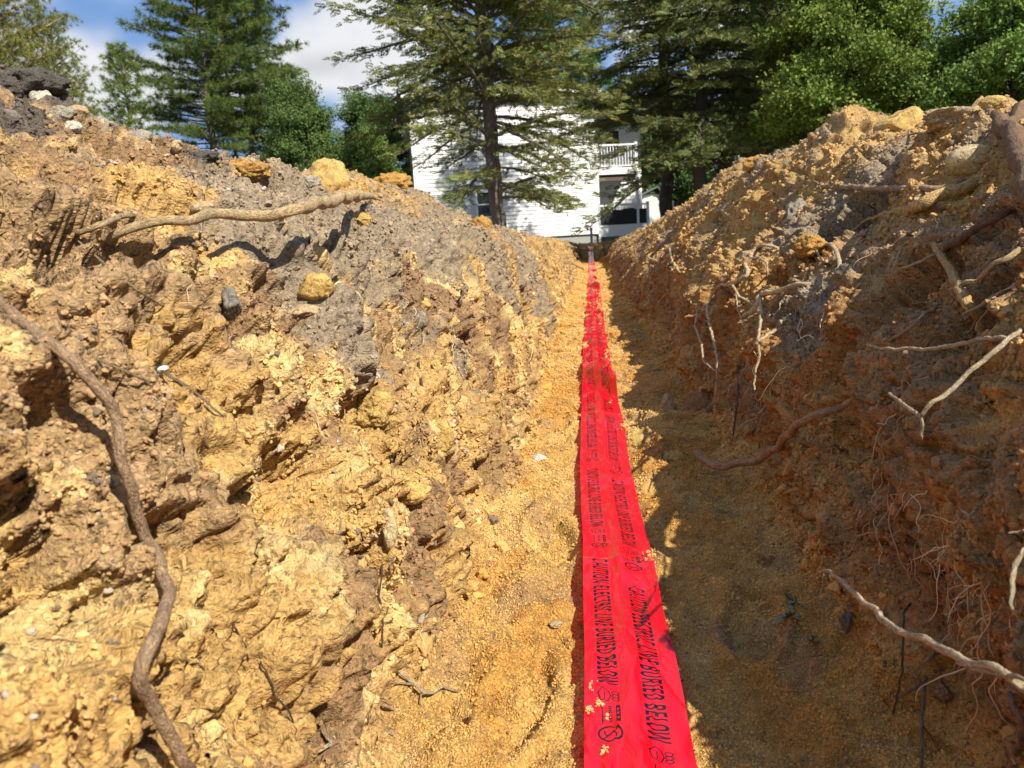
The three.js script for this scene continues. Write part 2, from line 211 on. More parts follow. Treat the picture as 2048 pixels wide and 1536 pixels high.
function soilColor(x, y, z, t, d, s) {
  const fl = sstep(7.75, 8.35, t) * (1 - sstep(11.9, 12.6, t)), left = t < 10, bank = left ? 1 - sstep(4.4, 5.3, t) : sstep(14, 15, t);
  const mix = (c, k) => { k = clamp(k); cA[0] += (c[0] - cA[0]) * k; cA[1] += (c[1] - cA[1]) * k; cA[2] += (c[2] - cA[2]) * k; };
  const n1 = fbm(x * 2.1, y * 3.2 + 5, z * 2.1, 3), n2 = fbm(x * 6 + 40, y * 6, z * 6, 3), n3 = noise(x * 20, y * 20 + 11, z * 20), n4 = noise(x * 55, y * 55 + 2, z * 55), n5 = fbm(x * 3.7 + 80, y * 3.7, z * 3.7, 3);
  cA[0] = SOIL.ochre[0]; cA[1] = SOIL.ochre[1]; cA[2] = SOIL.ochre[2];
  if (left) { mix(SOIL.brown, sstep(-0.05, 0.4, n1 + 0.4 * n3) * 0.8); mix(SOIL.pale, sstep(0.1, 0.7, n2 + 0.4 * n4) * 0.55); mix(SOIL.tan, bank * (0.55 + 0.5 * n5)); mix(SOIL.grey, bank * sstep(1.2, 2.2, d) * sstep(-0.45, 0.1, n1 + 0.5 * n2) * 0.9); mix(SOIL.brown, sstep(0.25, 0.42, n5 + 0.25 * n3) * 0.6); mix(SOIL.pale, (1 - bank * 0.7) * sstep(0.30, 0.40, n2 + 0.3 * n1 + 0.15 * n3) * 0.7); mix(SOIL.umber, sstep(0.42, 0.55, fbm(x * 8 + 3, y * 8, z * 8 + 60, 2)) * 0.55); }
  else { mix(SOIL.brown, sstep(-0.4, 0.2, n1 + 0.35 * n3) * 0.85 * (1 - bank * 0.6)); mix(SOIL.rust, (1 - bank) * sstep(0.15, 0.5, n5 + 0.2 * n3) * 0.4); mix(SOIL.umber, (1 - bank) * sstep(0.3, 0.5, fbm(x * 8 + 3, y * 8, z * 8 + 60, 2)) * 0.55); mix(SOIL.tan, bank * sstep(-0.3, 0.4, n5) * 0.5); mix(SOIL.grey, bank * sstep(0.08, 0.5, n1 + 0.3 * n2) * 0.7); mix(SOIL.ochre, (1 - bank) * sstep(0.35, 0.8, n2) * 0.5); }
  for (const p of patches) { const dx = x - p[0], dy = y - p[1], dz = z - p[2], q = Math.sqrt(dx * dx + dy * dy + dz * dz) / p[3]; if (q < 1.8) mix(p[4], 0.92 * p[5] * (1 - sstep(0.6, 1.0, q + 0.5 * n2 + 0.4 * n3 + 0.2 * n4))); }
  if (fl > 0.01) { const k = fl; mix(SOIL.sand, k); mix(SOIL.wet, k * sstep(-0.15, 0.35, fbm(x * 4, 3, z * 2.4, 3)) * 0.85); mix(SOIL.tan, k * sstep(0.25, 0.5, fbm(x * 5 + 9, 6, z * 4, 3)) * 0.5); mix(SOIL.pale, k * sstep(0.2, 0.6, n2) * 0.35); }
  const v = 1 + 0.18 * n3 + 0.18 * n4 + 0.10 * n2; cA[0] *= v; cA[1] *= v * (1 + 0.03 * n4); cA[2] *= v * (1 + 0.08 * n4);
  return cA;
}
// the fine grid; rows crowd towards the camera
const rows = []; for (let i = 0; i < 50; i++) rows.push(-3.2 + 3.5 * i / 50); { const n = 930; for (let j = 0; j <= n; j++) rows.push(0.30 * Math.pow((END + 0.6) / 0.30, j / n)); }
const cols = []; { const spans = [[0, 2, 14], [2, 3, 20], [3, 4, 80], [4, 5, 110], [5, 6, 70], [6, 8, 150], [8, 12, 170], [12, 14, 130], [14, 15, 80], [15, 16, 70], [16, 17, 34], [17, 19, 16]]; for (const [a, b, n] of spans) for (let i = 0; i < n; i++) cols.push(a + (b - a) * i / n); cols.push(19); }
const NR = rows.length, NC = cols.length;
const gpos = new Float32Array(NR * NC * 3), gcol = new Float32Array(NR * NC * 3), guv = new Float32Array(NR * NC * 2);
{
  const q = {};
  for (let j = 0; j < NR; j++) {
    const d = rows[j], gap = Math.max(0.004, Math.abs(rows[Math.min(NR - 1, j + 1)] - d) * 0.9); let arc = 0, lx, ly;
    for (let i = 0; i < NC; i++) {
      const o = j * NC + i; surface(cols[i], d, gap, q); gpos[o * 3] = q.x; gpos[o * 3 + 1] = q.y; gpos[o * 3 + 2] = q.z;
      if (i) arc += Math.hypot(q.px - lx, q.py - ly); lx = q.px; ly = q.py; guv[o * 2] = d; guv[o * 2 + 1] = arc;
    }
  }
}
const gnor = new Float32Array(NR * NC * 3);
function gridNormals() {
  for (let j = 0; j < NR; j++) for (let i = 0; i < NC; i++) {
    const a = (j * NC + Math.max(0, i - 1)) * 3, b = (j * NC + Math.min(NC - 1, i + 1)) * 3, c = (Math.max(0, j - 1) * NC + i) * 3, e = (Math.min(NR - 1, j + 1) * NC + i) * 3;
    const ux = gpos[b] - gpos[a], uy = gpos[b + 1] - gpos[a + 1], uz = gpos[b + 2] - gpos[a + 2], vx = gpos[e] - gpos[c], vy = gpos[e + 1] - gpos[c + 1], vz = gpos[e + 2] - gpos[c + 2];
    let nx = uy * vz - uz * vy, ny = uz * vx - ux * vz, nz = ux * vy - uy * vx; const l = Math.hypot(nx, ny, nz) || 1, o = (j * NC + i) * 3; gnor[o] = nx / l; gnor[o + 1] = ny / l; gnor[o + 2] = nz / l;
  }
}
gridNormals(); const broad = gnor.slice();
// second pass: fine lumps and grit along the true surface, and the colour of the soil where it ends up
for (let j = 0; j < NR; j++) {
  const d = rows[j], gap = Math.max(0.004, Math.abs(rows[Math.min(NR - 1, j + 1)] - d) * 0.9), fade = (f) => 1 / (1 + Math.pow(gap * f * 1.1, 2));
  for (let i = 0; i < NC; i++) {
    const t = cols[i], o = (j * NC + i) * 3, x = gpos[o], y = gpos[o + 1], z = gpos[o + 2], fl = sstep(7.7, 8.5, t) * (1 - sstep(11.6, 12.4, t)), rough = 1 - 0.8 * fl, edge = Math.min(sstep(0, 1, t), 1 - sstep(18, 19, t));
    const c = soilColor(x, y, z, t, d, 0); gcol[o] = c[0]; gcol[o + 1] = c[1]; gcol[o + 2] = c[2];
    let s = rough * 0.005 * noise(x * 24, y * 24, z * 24 + 3) * fade(24) + rough * 0.0045 * noise(x * 48, y * 48, z * 48) * fade(48) + (t > 5 && t < 14 ? 0.0020 : 0.0008) * noise(x * 105, y * 105, z * 105) * fade(90);
    if (gap < 0.04) { const m = sstep(-0.3, 0.3, noise(x * 7, y * 7, z * 7 + 33)), w = worley(x * 40, y * 40, z * 40); s += (rough * 0.010 * m + fl * 0.005) * Math.max(0, 0.6 - w) * (worley.id > 0.35 ? 1.4 : 0.2) * fade(36) + rough * (0.4 + 0.6 * m) * (0.014 * worley.tilt + 0.006 * (worley.id - 0.5)) * sstep(0, 0.2, worley.gap) * fade(36); }
    s *= edge; gpos[o] += gnor[o] * s; gpos[o + 1] += gnor[o + 1] * s; gpos[o + 2] += gnor[o + 2] * s;
  }
}
gridNormals();
const soilMat = new THREE.MeshStandardMaterial({ vertexColors: true, map: grainColor, bumpMap: grainBump, bumpScale: 0.007, roughness: 0.95, side: THREE.DoubleSide });
const sandMat = new THREE.MeshStandardMaterial({ vertexColors: true, map: sandColor, bumpMap: sandBump, bumpScale: 0.0055, roughness: 0.93, side: THREE.DoubleSide });
function slice(name, t0, t1, mat) {                               // each face takes its grain from the axis plane it lies in, so that nothing is stretched
  let i0 = 0, i1 = NC - 1; while (cols[i0] < t0 - 1e-6) i0++; while (cols[i1] > t1 + 1e-6) i1--; const n = i1 - i0 + 1, at = new Int32Array(NR * n * 3).fill(-1), src = [], cls = [], idx = new Uint32Array((NR - 1) * (n - 1) * 6); let k = 0;
  const vert = (j, i, c) => { const key = (j * n + i) * 3 + c; if (at[key] < 0) { at[key] = src.length; src.push(j * NC + i0 + i); cls.push(c); } return at[key]; };
  for (let j = 0; j < NR - 1; j++) for (let i = 0; i < n - 1; i++) { const o = (j * NC + i0 + i) * 3, e = o + NC * 3 + 3, ax = Math.abs(broad[o]), ay = Math.abs(broad[o + 1]), az = Math.abs(broad[o + 2]), c = ax >= ay && ax >= az ? 0 : ay >= az ? 1 : 2; const A = vert(j, i, c), B = vert(j, i + 1, c), C = vert(j + 1, i, c), D = vert(j + 1, i + 1, c); idx[k++] = A; idx[k++] = B; idx[k++] = C; idx[k++] = B; idx[k++] = D; idx[k++] = C; }
  const m = src.length, p = new Float32Array(m * 3), q = new Float32Array(m * 3), nn = new Float32Array(m * 3), u = new Float32Array(m * 2);
  for (let v = 0; v < m; v++) { const o = src[v] * 3; for (let e = 0; e < 3; e++) { p[v * 3 + e] = gpos[o + e]; q[v * 3 + e] = gcol[o + e]; nn[v * 3 + e] = gnor[o + e]; } const [x, y, z] = [gpos[o], gpos[o + 1], gpos[o + 2]]; u[v * 2] = cls[v] === 2 ? x : z; u[v * 2 + 1] = cls[v] === 1 ? x : y; }
  const g = new THREE.BufferGeometry(); g.setAttribute('position', new THREE.BufferAttribute(p, 3)); g.setAttribute('normal', new THREE.BufferAttribute(nn, 3)); g.setAttribute('color', new THREE.BufferAttribute(q, 3)); g.setAttribute('uv', new THREE.BufferAttribute(u, 2)); g.setIndex(new THREE.BufferAttribute(idx, 1));
  return structure(name, g, mat);
}
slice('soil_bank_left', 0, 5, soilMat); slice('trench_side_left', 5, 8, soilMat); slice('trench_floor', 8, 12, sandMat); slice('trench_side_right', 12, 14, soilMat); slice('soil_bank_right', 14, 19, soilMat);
// open ground around the dig, one sheet with the dig left out
{
  const s = new THREE.Shape(); s.moveTo(-900, -900); s.lineTo(900, -900); s.lineTo(900, 900); s.lineTo(-900, 900); s.closePath();
  const h = new THREE.Path(); h.moveTo(-3.3, -3.1); h.lineTo(-3.3, END + 0.3); h.lineTo(2.9, END + 0.3); h.lineTo(2.9, -3.1); h.closePath(); s.holes.push(h);
  const g = new THREE.ShapeGeometry(s); g.rotateX(-Math.PI / 2); g.translate(0, 0.62, 0);
  const t = tex(512, (u, v) => { const n = tnoise(u, v, 16, 4), m = tnoise(u + 0.3, v, 5, 3); return [0.30 + 0.10 * n - 0.10 * m, 0.30 + 0.12 * n + 0.02 * m, 0.17 + 0.06 * n]; }, true, 0.35);
  structure('ground', g, new THREE.MeshStandardMaterial({ map: t, roughness: 1 }));
}
console.log('soil', NR, NC, NR * NC * 2);
// ------------------------------------------------------------------ loose crumbs on the soil
function crumbGeo(seed, det = 1) { const g = mergeVertices(new THREE.IcosahedronGeometry(1, det).deleteAttribute('uv').deleteAttribute('normal')), p = g.attributes.position; for (let i = 0; i < p.count; i++) { const x = p.getX(i), y = p.getY(i), z = p.getZ(i), k = 1 + 0.55 * noise(x * 1.4 + seed * 7, y * 1.4, z * 1.4) + 0.4 * noise(x * 3.1 + seed, y * 3.1, z * 3.1); p.setXYZ(i, x * k, y * k * 0.8, z * k); } const f = det > 1 ? g : g.toNonIndexed(); f.computeVertexNormals(); return f; }
function clodGeo() { const g = mergeVertices(new THREE.IcosahedronGeometry(1, 5).deleteAttribute('uv').deleteAttribute('normal')), p = g.attributes.position; for (let i = 0; i < p.count; i++) { const x = p.getX(i), y = p.getY(i), z = p.getZ(i); let k = 1; for (const c of [[0.6, 0.6, 0.5, 0.6], [-0.7, 0.5, 0.5, 0.55], [0.1, -0.9, 0.4, 0.6], [0.3, 0.2, -0.93, 0.65], [-0.8, -0.4, -0.4, 0.6], [0.9, -0.3, 0.3, 0.7]]) { const q = x * c[0] + y * c[1] + z * c[2]; if (q > 0.05) k = Math.min(k, c[3] / q); } k += 0.3 * noise(x * 2.2, y * 2.2, z * 2.2) + 0.2 * noise(x * 5, y * 5, z * 5); p.setXYZ(i, x * k, y * k * 0.8, z * k); } g.computeVertexNormals(); return g; }
{
  const r = rng(321), dummy = new THREE.Object3D();
  const mk = (n, keep) => { const M = [], C = []; let guard = 0; while (M.length < n && guard++ < n * 12) {
    const j = 50 + Math.floor(r() * (NR - 52)), i = Math.floor(r() * NC), o = j * NC + i, t = cols[i], d = rows[j]; const size = keep(t, d, gpos[o * 3], gpos[o * 3 + 1], gpos[o * 3 + 2]); if (!size) continue;
    const f = r(), o2 = o * 3; dummy.position.set(gpos[o2] + f * (gpos[o2 + 3] - gpos[o2] || 0) * (i < NC - 1 ? 1 : 0), gpos[o2 + 1] + f * (i < NC - 1 ? gpos[o2 + 4] - gpos[o2 + 1] : 0), gpos[o2 + 2] + (r() - 0.5) * d * 0.004);
    dummy.position.x += gnor[o2] * size * 0.3; dummy.position.y += gnor[o2 + 1] * size * 0.3; dummy.position.z += gnor[o2 + 2] * size * 0.3;
    dummy.rotation.set(r() * 6.28, r() * 6.28, r() * 6.28); dummy.scale.set(size * (0.7 + 0.6 * r()), size * (0.7 + 0.5 * r()), size * (0.7 + 0.6 * r())); dummy.updateMatrix(); M.push(dummy.matrix.clone());
    const q = r(), v = 0.80 + 0.30 * r(), c = new THREE.Color(gcol[o2] * v, gcol[o2 + 1] * v, gcol[o2 + 2] * v); if (q > 0.975 && t < 8) c.setRGB(0.46 * v, 0.39 * v, 0.30 * v); else if (q > 0.945) c.setRGB(0.19 * v, 0.145 * v, 0.10 * v); C.push(c);
  } return [M, C]; };
  const cm = new THREE.MeshStandardMaterial({ roughness: 0.95, color: 0xffffff });
  const onBank = (t) => t > 1.5 && t < 7.9 || t > 12.1 && t < 17.5;
  let [M, C] = mk(120000, (t, d, x, y, z) => { if (!onBank(t)) return 0; const k = noise(x * 4, y * 4, z * 4 + 9) + (t < 5 || t > 14 ? 0.25 : -0.05); if (k < r() * 0.5 - 0.2) return 0; return Math.min(0.010, (0.0014 + 0.0024 * Math.pow(r(), 3)) * (0.8 + 0.45 * d)); });
  stuff('soil_crumbs', crumbGeo(1), cm, M, C, 'loose soil crumbs and grit on both trench banks', 'soil crumbs');
  [M, C] = mk(3000, (t, d, x, y, z) => { if (!onBank(t) || noise(x * 2.2, y * 2.2 + 7, z * 2.2) < r() * 0.9 - 0.35 || (t > 5.2 && t < 13.6 && r() < 0.6)) return 0; return Math.min(0.022, (0.0035 + 0.009 * Math.pow(r(), 4)) * (0.6 + 0.35 * d)); });
  { const [M3, C3] = mk(700, (t, d) => (t > 7.5 && t < 8.5 || t > 11.7 && t < 12.5) && r() < 0.7 ? Math.min(0.03, (0.003 + 0.016 * Math.pow(r(), 4)) * (0.6 + 0.35 * d)) : (t > 8.5 && t < 11.7 && r() < 0.02) ? 0.003 + 0.008 * r() * r() : 0); M.push(...M3); C.push(...C3); }
  stuff('soil_clods', clodGeo(), cm, M, C, 'small clods and pebbles scattered over both trench banks', 'soil clods');
  [M, C] = mk(90000, (t, d) => (t < 8 || t > 12.2) ? 0 : Math.min(0.012, (0.0011 + 0.0016 * r() * r()) * (0.7 + 0.55 * d)));
  stuff('sand_grains', crumbGeo(5, 0), cm, M, C, 'coarse golden sand grains covering the trench floor', 'sand grains');
}
// ------------------------------------------------------------------ rocks and clods one can pick out
function rockGeo(seed, sx, sy, sz, cuts, lump, det = 9) {
  const g0 = mergeVertices(new THREE.IcosahedronGeometry(1, det).deleteAttribute('uv').deleteAttribute('normal')), p = g0.attributes.position, r = rng(seed * 131 + 7), pl = [];
  for (let i = 0; i < cuts; i++) { const z = 2 * r() - 1, a = 6.283 * r(), q = Math.sqrt(1 - z * z); pl.push([q * Math.cos(a), q * Math.sin(a), z, 0.58 + 0.30 * r()]); }
  for (let i = 0; i < p.count; i++) { const x = p.getX(i), y = p.getY(i), z = p.getZ(i); let k = 1; for (const c of pl) { const q = x * c[0] + y * c[1] + z * c[2]; if (q > 0.05) k = Math.min(k, c[3] / q); }
    k += lump * (0.22 * noise(x * 2 + seed * 3, y * 2, z * 2) + 0.16 * noise(x * 5 + seed, y * 5, z * 5) + 0.10 * noise(x * 11, y * 11 + seed, z * 11)) + 0.025 * noise(x * 17, y * 17, z * 17 + seed); if (lump > 0.7) k += 0.14 * Math.max(0, 0.6 - worley(x * 3.2 + seed, y * 3.2, z * 3.2)); p.setXYZ(i, x * k * sx, y * k * sy, z * k * sz); }
  g0.computeVertexNormals(); const f = g0.toNonIndexed(), q = f.attributes.position, m = f.attributes.normal, uv = [];
  for (let i = 0; i < q.count; i += 3) { const ax = Math.abs(m.getX(i) + m.getX(i + 1)), ay = Math.abs(m.getY(i) + m.getY(i + 1)), az = Math.abs(m.getZ(i) + m.getZ(i + 1)), c = ax > ay && ax > az ? 0 : ay > az ? 1 : 2; for (let k = i; k < i + 3; k++) uv.push(c === 2 ? q.getX(k) : q.getZ(k), c === 1 ? q.getX(k) : q.getY(k)); }
  f.setAttribute('uv', new THREE.Float32BufferAttribute(uv, 2)); return f;
}
function tint(g, base, seed, amp = 0.18, fq = 1) { const p = g.attributes.position, c = []; for (let i = 0; i < p.count; i++) { const x = p.getX(i), y = p.getY(i), z = p.getZ(i), v = 1 + amp * (noise(x * 30 * fq + seed, y * 30 * fq, z * 30 * fq) + 0.7 * noise(x * 90 * fq, y * 90 * fq + seed, z * 90 * fq)); c.push(base[0] * v, base[1] * v * (1 + 0.04 * noise(x * 50, y * 50, z * 50)), base[2] * v); } g.setAttribute('color', new THREE.Float32BufferAttribute(c, 3)); return g; }
const STONE = { pale: [0.62, 0.55, 0.44], grey: [0.37, 0.315, 0.245], dark: [0.10, 0.085, 0.07], tan: [0.52, 0.37, 0.20], yellow: [0.62, 0.40, 0.12], buff: [0.66, 0.50, 0.26], brown: [0.34, 0.20, 0.09], orange: [0.55, 0.30, 0.07], white: [0.72, 0.66, 0.58], slate: [0.25, 0.215, 0.175] };
const stoneMat = new THREE.MeshStandardMaterial({ vertexColors: true, map: grainColor, bumpMap: grainBump, bumpScale: 0.003, roughness: 0.88 });
const clodMat = soilMat;
const rockList = [
  // px, py, radius in photo pixels, aspect (w, h), colour, cuts, lump, label
  [52, 165, 52, 1.35, 0.6, 'dark', 5, 1.5, 'large dark crumbly topsoil clod at top of left bank'],
  [8, 170, 30, 1.1, 0.8, 'dark', 5, 1.4, 'dark crumbly clod cut by the left picture edge on the crest'],
  [128, 178, 22, 1, 0.8, 'dark', 5, 1, 'small dark clod right of the pale grey stone on left crest'],
  [86, 203, 31, 0.85, 1, 'pale', 9, 0.25, 'pale grey angular stone under the dark topsoil clod'],
  [12, 232, 30, 1, 0.6, 'slate', 7, 0.4, 'dark slate stone at left picture edge near the crest'],
  [158, 205, 17, 1.2, 0.8, 'tan', 7, 0.4, 'tan stone on crest just right of the small dark clod'],
  [128, 226, 22, 1.2, 0.8, 'grey', 7, 0.5, 'grey stone just below right of the pale grey stone'],
  [145, 252, 15, 1.3, 0.8, 'pale', 8, 0.4, 'pale flat stone below the grey crest stones'],
  [282, 274, 22, 1.3, 0.8, 'grey', 7, 0.4, 'grey rounded stone on left bank above the long root'],
  [356, 292, 13, 1, 1, 'tan', 7, 0.4, 'tan upright stone on the left skyline left of the dark clod'],
  [410, 312, 24, 1.3, 0.6, 'dark', 5, 1, 'dark flat clod on the left bank skyline'],
  [490, 335, 34, 1.3, 0.6, 'orange', 4, 1.2, 'orange crumbly clod on the left skyline'],
  [660, 350, 40, 1, 0.95, 'yellow', 8, 0.45, 'large yellow pyramid-shaped clod on left skyline'],
  [612, 362, 22, 1.3, 0.7, 'grey', 6, 0.6, 'grey clod at left foot of the yellow pyramid clod'],
  [785, 362, 26, 1.4, 0.7, 'orange', 5, 1.1, 'orange clod on skyline above the bare root tip'],
  [962, 450, 20, 1, 1, 'orange', 6, 1.0, 'orange clod on left skyline beside the tree trunk'],
  [350, 412, 24, 1.1, 0.7, 'slate', 8, 0.4, 'dark grey stone just above the long bare root'],
  [405, 412, 20, 1.2, 0.7, 'tan', 7, 0.5, 'tan stone touching the upper side of the long root'],
  [218, 332, 18, 1.3, 0.7, 'grey', 7, 0.4, 'mottled grey stone in brown soil of left bank'],
  [720, 437, 18, 1.2, 0.8, 'yellow', 6, 0.9, 'yellow clod on grey soil below the root tip'],
  [574, 425, 14, 1.2, 0.7, 'slate', 7, 0.4, 'small slate stone on grey spoil above the long root'],
  [628, 566, 33, 1.2, 0.8, 'yellow', 8, 0.4, 'yellow stone jutting from left bank over a dark hollow'],
  [610, 622, 30, 1.3, 0.6, 'tan', 7, 0.7, 'flat tan clod under the jutting yellow stone'],
  [464, 604, 26, 0.9, 1.2, 'slate', 7, 0.6, 'dark slate stone standing in left side wall'],
  [304, 738, 26, 1.3, 0.6, 'white', 9, 0.25, 'whitish angular stone among thin roots at left'],
  [55, 562, 15, 1, 0.9, 'grey', 7, 0.4, 'small grey stone above the long dangling root at left'],
  [228, 958, 13, 1, 0.9, 'buff', 8, 0.3, 'buff pebble between dangling root and its shadow'],
  [752, 812, 38, 1.1, 0.9, 'yellow', 6, 0.9, 'yellow clod with hollow above it on left side'],
  [884, 868, 30, 0.8, 1.2, 'yellow', 7, 0.4, 'yellow rounded stone low on the left side'],
  [826, 980, 28, 1.2, 0.8, 'yellow', 6, 0.6, 'yellow oval stone low in middle of left side'],
  [845, 606, 15, 1.2, 0.8, 'yellow', 7, 0.5, 'small yellow stone high in middle of left side'],
  [842, 636, 15, 0.9, 1.1, 'grey', 7, 0.5, 'small grey stone under the small high yellow stone'],
  [780, 1060, 26, 0.6, 1.7, 'buff', 6, 0.3, 'tall pale slab of sandstone in lower left side'],
  [1080, 915, 12, 1.3, 0.8, 'white', 8, 0.25, 'white pebble on sand floor left of red tape'],
  [1112, 1246, 11, 1.4, 0.6, 'tan', 6, 0.6, 'tan pebble on the near sand floor left of tape'],
  [1800, 250, 44, 1.05, 0.95, 'yellow', 7, 0.35, 'large yellow boulder on the right bank skyline'],
  [1955, 312, 46, 1.2, 0.7, 'buff', 8, 0.2, 'buff block of stone on the right bank below crest'],
  [1900, 172, 40, 1.3, 0.6, 'tan', 4, 1.2, 'broad tan clod at top of right bank'],
  [1985, 203, 20, 1.2, 0.7, 'yellow', 6, 0.5, 'small yellow stone near top of right bank'],
  [1912, 285, 16, 1.2, 0.9, 'brown', 7, 0.5, 'reddish brown stone left above the buff block'],
  [1515, 322, 24, 1.1, 0.7, 'orange', 5, 0.9, 'orange clod on the right skyline before the conifer'],
  [1335, 815, 22, 0.8, 1.3, 'tan', 7, 0.25, 'tan upright stone at foot of right side'],
  [1402, 805, 36, 1, 1, 'brown', 6, 0.4, 'big brown rounded stone at foot of right side'],
  [1625, 486, 26, 1.2, 0.8, 'orange', 5, 1.1, 'orange clod at the shaded edge of right bank'],
  [1345, 918, 26, 1.3, 0.8, 'yellow', 4, 0.8, 'sunlit sand lump on floor right of tape'],
  [1268, 880, 20, 1, 1, 'yellow', 4, 0.8, 'small sand lump touching right edge of tape'],
  [1232, 706, 12, 1.3, 0.7, 'yellow', 5, 0.5, 'flat sunlit sand lump beside the far shiny tape'],
  [1540, 1120, 14, 1.1, 0.9, 'brown', 6, 0.6, 'small brown stone at foot of near right side'],
  [1885, 1380, 18, 1, 1, 'brown', 6, 0.7, 'brown clod in lower right side behind hanging roots'],
  [1448, 420, 16, 1, 0.8, 'grey', 6, 0.6, 'grey clod on the far part of right bank'],
  [1590, 425, 30, 0.8, 1.1, 'grey', 6, 0.9, 'big grey clod at middle of right bank in sun'],
  [1500, 520, 24, 1, 0.9, 'tan', 5, 0.9, 'tan clod at lower lip of right bank'],
];
rockList.forEach(([u, v, rp, ax, ay, col, cuts, lump, label], i) => {
  let p = null, dv = 0; for (; dv < 130 && !p; dv += 5) p = hit(u, v + rp * 0.3 + dv); if (!p) { console.log('no hit', label); return; }
  const dist = p.distanceTo(camera.position), R = rp * dist / FPX / Math.sqrt(1 + ((u - 1024) ** 2 + (v - 768) ** 2) / FPX / FPX) * 1.06;
  const g = tint(rockGeo(i + 3, R * ax, R * ay, R * 0.9, cuts, lump), STONE[col], i, lump > 0.7 ? 0.2 : 0.14);
  if (dv > 5) console.log('moved', label, dv); const c = p.clone().addScaledVector(ray(u, v), R * 0.25); c.y += R * ay * (dv > 5 ? 0.35 : 0.15);
  const m = single(lump > 0.7 ? 'soil_clod' : 'stone', g, lump > 0.7 ? clodMat : stoneMat, label, lump > 0.7 ? 'clod' : 'stone'); m.position.copy(c); m.rotation.y = Math.atan2(camera.position.x - c.x, camera.position.z - c.z);
});
console.log('rocks');
// ------------------------------------------------------------------ roots
function tubeGeo(pts, rad, sides = 9, seed = 1, rough = 0.14, step = 1.2) {      // a bent tapering tube with knots; both ends closed
  const curve = new THREE.CatmullRomCurve3(pts, false, 'centripetal'), len = curve.getLength(), rm = rad.reduce((a, b) => a + b) / rad.length, n = clamp(Math.round(len / (rm * step)), 8, 260), pos = [], uv = [], idx = [];
  let N = V(0, 1, 0), T0 = curve.getTangentAt(0); if (Math.abs(T0.y) > 0.9) N = V(1, 0, 0); N.sub(T0.clone().multiplyScalar(N.dot(T0))).normalize();
  for (let i = 0; i <= n; i++) {
    const f = i / n, c = curve.getPointAt(f), T = curve.getTangentAt(f); N.sub(T.clone().multiplyScalar(N.dot(T))).normalize(); const B = T.clone().cross(N);
    const q = f * (rad.length - 1), k = Math.min(rad.length - 2, Math.floor(q)); let R = lerp(rad[k], rad[k + 1], q - k); if (i === 0 || i === n) R *= 0.3;
    const w = rm * 0.9; c.x += w * noise(f * len / rm * 0.12, seed, 1); c.y += w * noise(f * len / rm * 0.12, seed, 5); c.z += w * noise(f * len / rm * 0.12, seed, 9);
    for (let s = 0; s <= sides; s++) { const a = s / sides * 6.28318, r = R * (1 + rough * (noise(Math.cos(a) * 1.2 + seed, Math.sin(a) * 1.2, f * len / rm * 0.35) + 0.7 * noise(Math.cos(a) * 2.4, Math.sin(a) * 2.4 + seed, f * len / rm * 0.9) + 0.5 * noise(Math.cos(a) * 4, Math.sin(a) * 4 + seed, f * len / rm * 0.45 + 9))), x = Math.cos(a) * r, y = Math.sin(a) * r; pos.push(c.x + N.x * x + B.x * y, c.y + N.y * x + B.y * y, c.z + N.z * x + B.z * y); uv.push(s / sides * 0.1, f * len); }
  }
  for (let i = 0; i < n; i++) for (let s = 0; s < sides; s++) { const a = i * (sides + 1) + s, b = a + sides + 1; idx.push(a, a + 1, b, a + 1, b + 1, b); }
  for (const e of [0, n]) { const o = e * (sides + 1); for (let s = 1; s < sides - 1; s++) e ? idx.push(o, o + s, o + s + 1) : idx.push(o, o + s + 1, o + s); }
  const g = new THREE.BufferGeometry(); g.setAttribute('position', new THREE.Float32BufferAttribute(pos, 3)); g.setAttribute('uv', new THREE.Float32BufferAttribute(uv, 2)); g.setIndex(idx); g.computeVertexNormals(); return g;
}
const ROOT = { cream: [0.86, 0.72, 0.47], straw: [0.66, 0.50, 0.27], bark: [0.54, 0.37, 0.22], red: [0.25, 0.15, 0.075], dark: [0.20, 0.125, 0.07], sandy: [0.70, 0.49, 0.20], grey: [0.40, 0.32, 0.23] };
const rootBump = tex(512, (u, v) => { const h = 0.5 + 0.3 * tnoise(u, v, 40, 3) + 0.25 * noise(Math.cos(u * 6.283) * 12, Math.sin(u * 6.283) * 12, Math.abs(v - 0.5) * 14); return [h, h, h]; }, false, 8), rootMap = tex(512, (u, v) => { const n = tnoise(u, v, 26, 4), s = 0.84 + 0.22 * n; return [s, s * 0.98, s * 0.95]; }, true, 6);
const rootMat = new THREE.MeshStandardMaterial({ vertexColors: true, map: rootMap, bumpMap: rootBump, bumpScale: 0.004, roughness: 0.85 });
const Q6 = (a) => a.map(([x, y, o]) => [1300 + x * 0.3652, 480 + y * 0.3652, o]), Q8 = (a) => a.map(([x, y, o]) => [1332 + x * 0.3496, 1000 + y * 0.3496, o]), Q3 = (a) => a.map(([x, y, o]) => [1200 + x * 0.4141, y * 0.4141, o]), C6 = (a) => a.map(([x, y, o]) => [700 + x * 0.349, 1000 + y * 0.349, o]), Q7 = (a) => a.map(([x, y, o]) => [x * 0.3496, 1000 + y * 0.3496, o]), Q4 = (a) => a.map(([x, y, o]) => [x * 0.3418, 480 + y * 0.3418, o]);
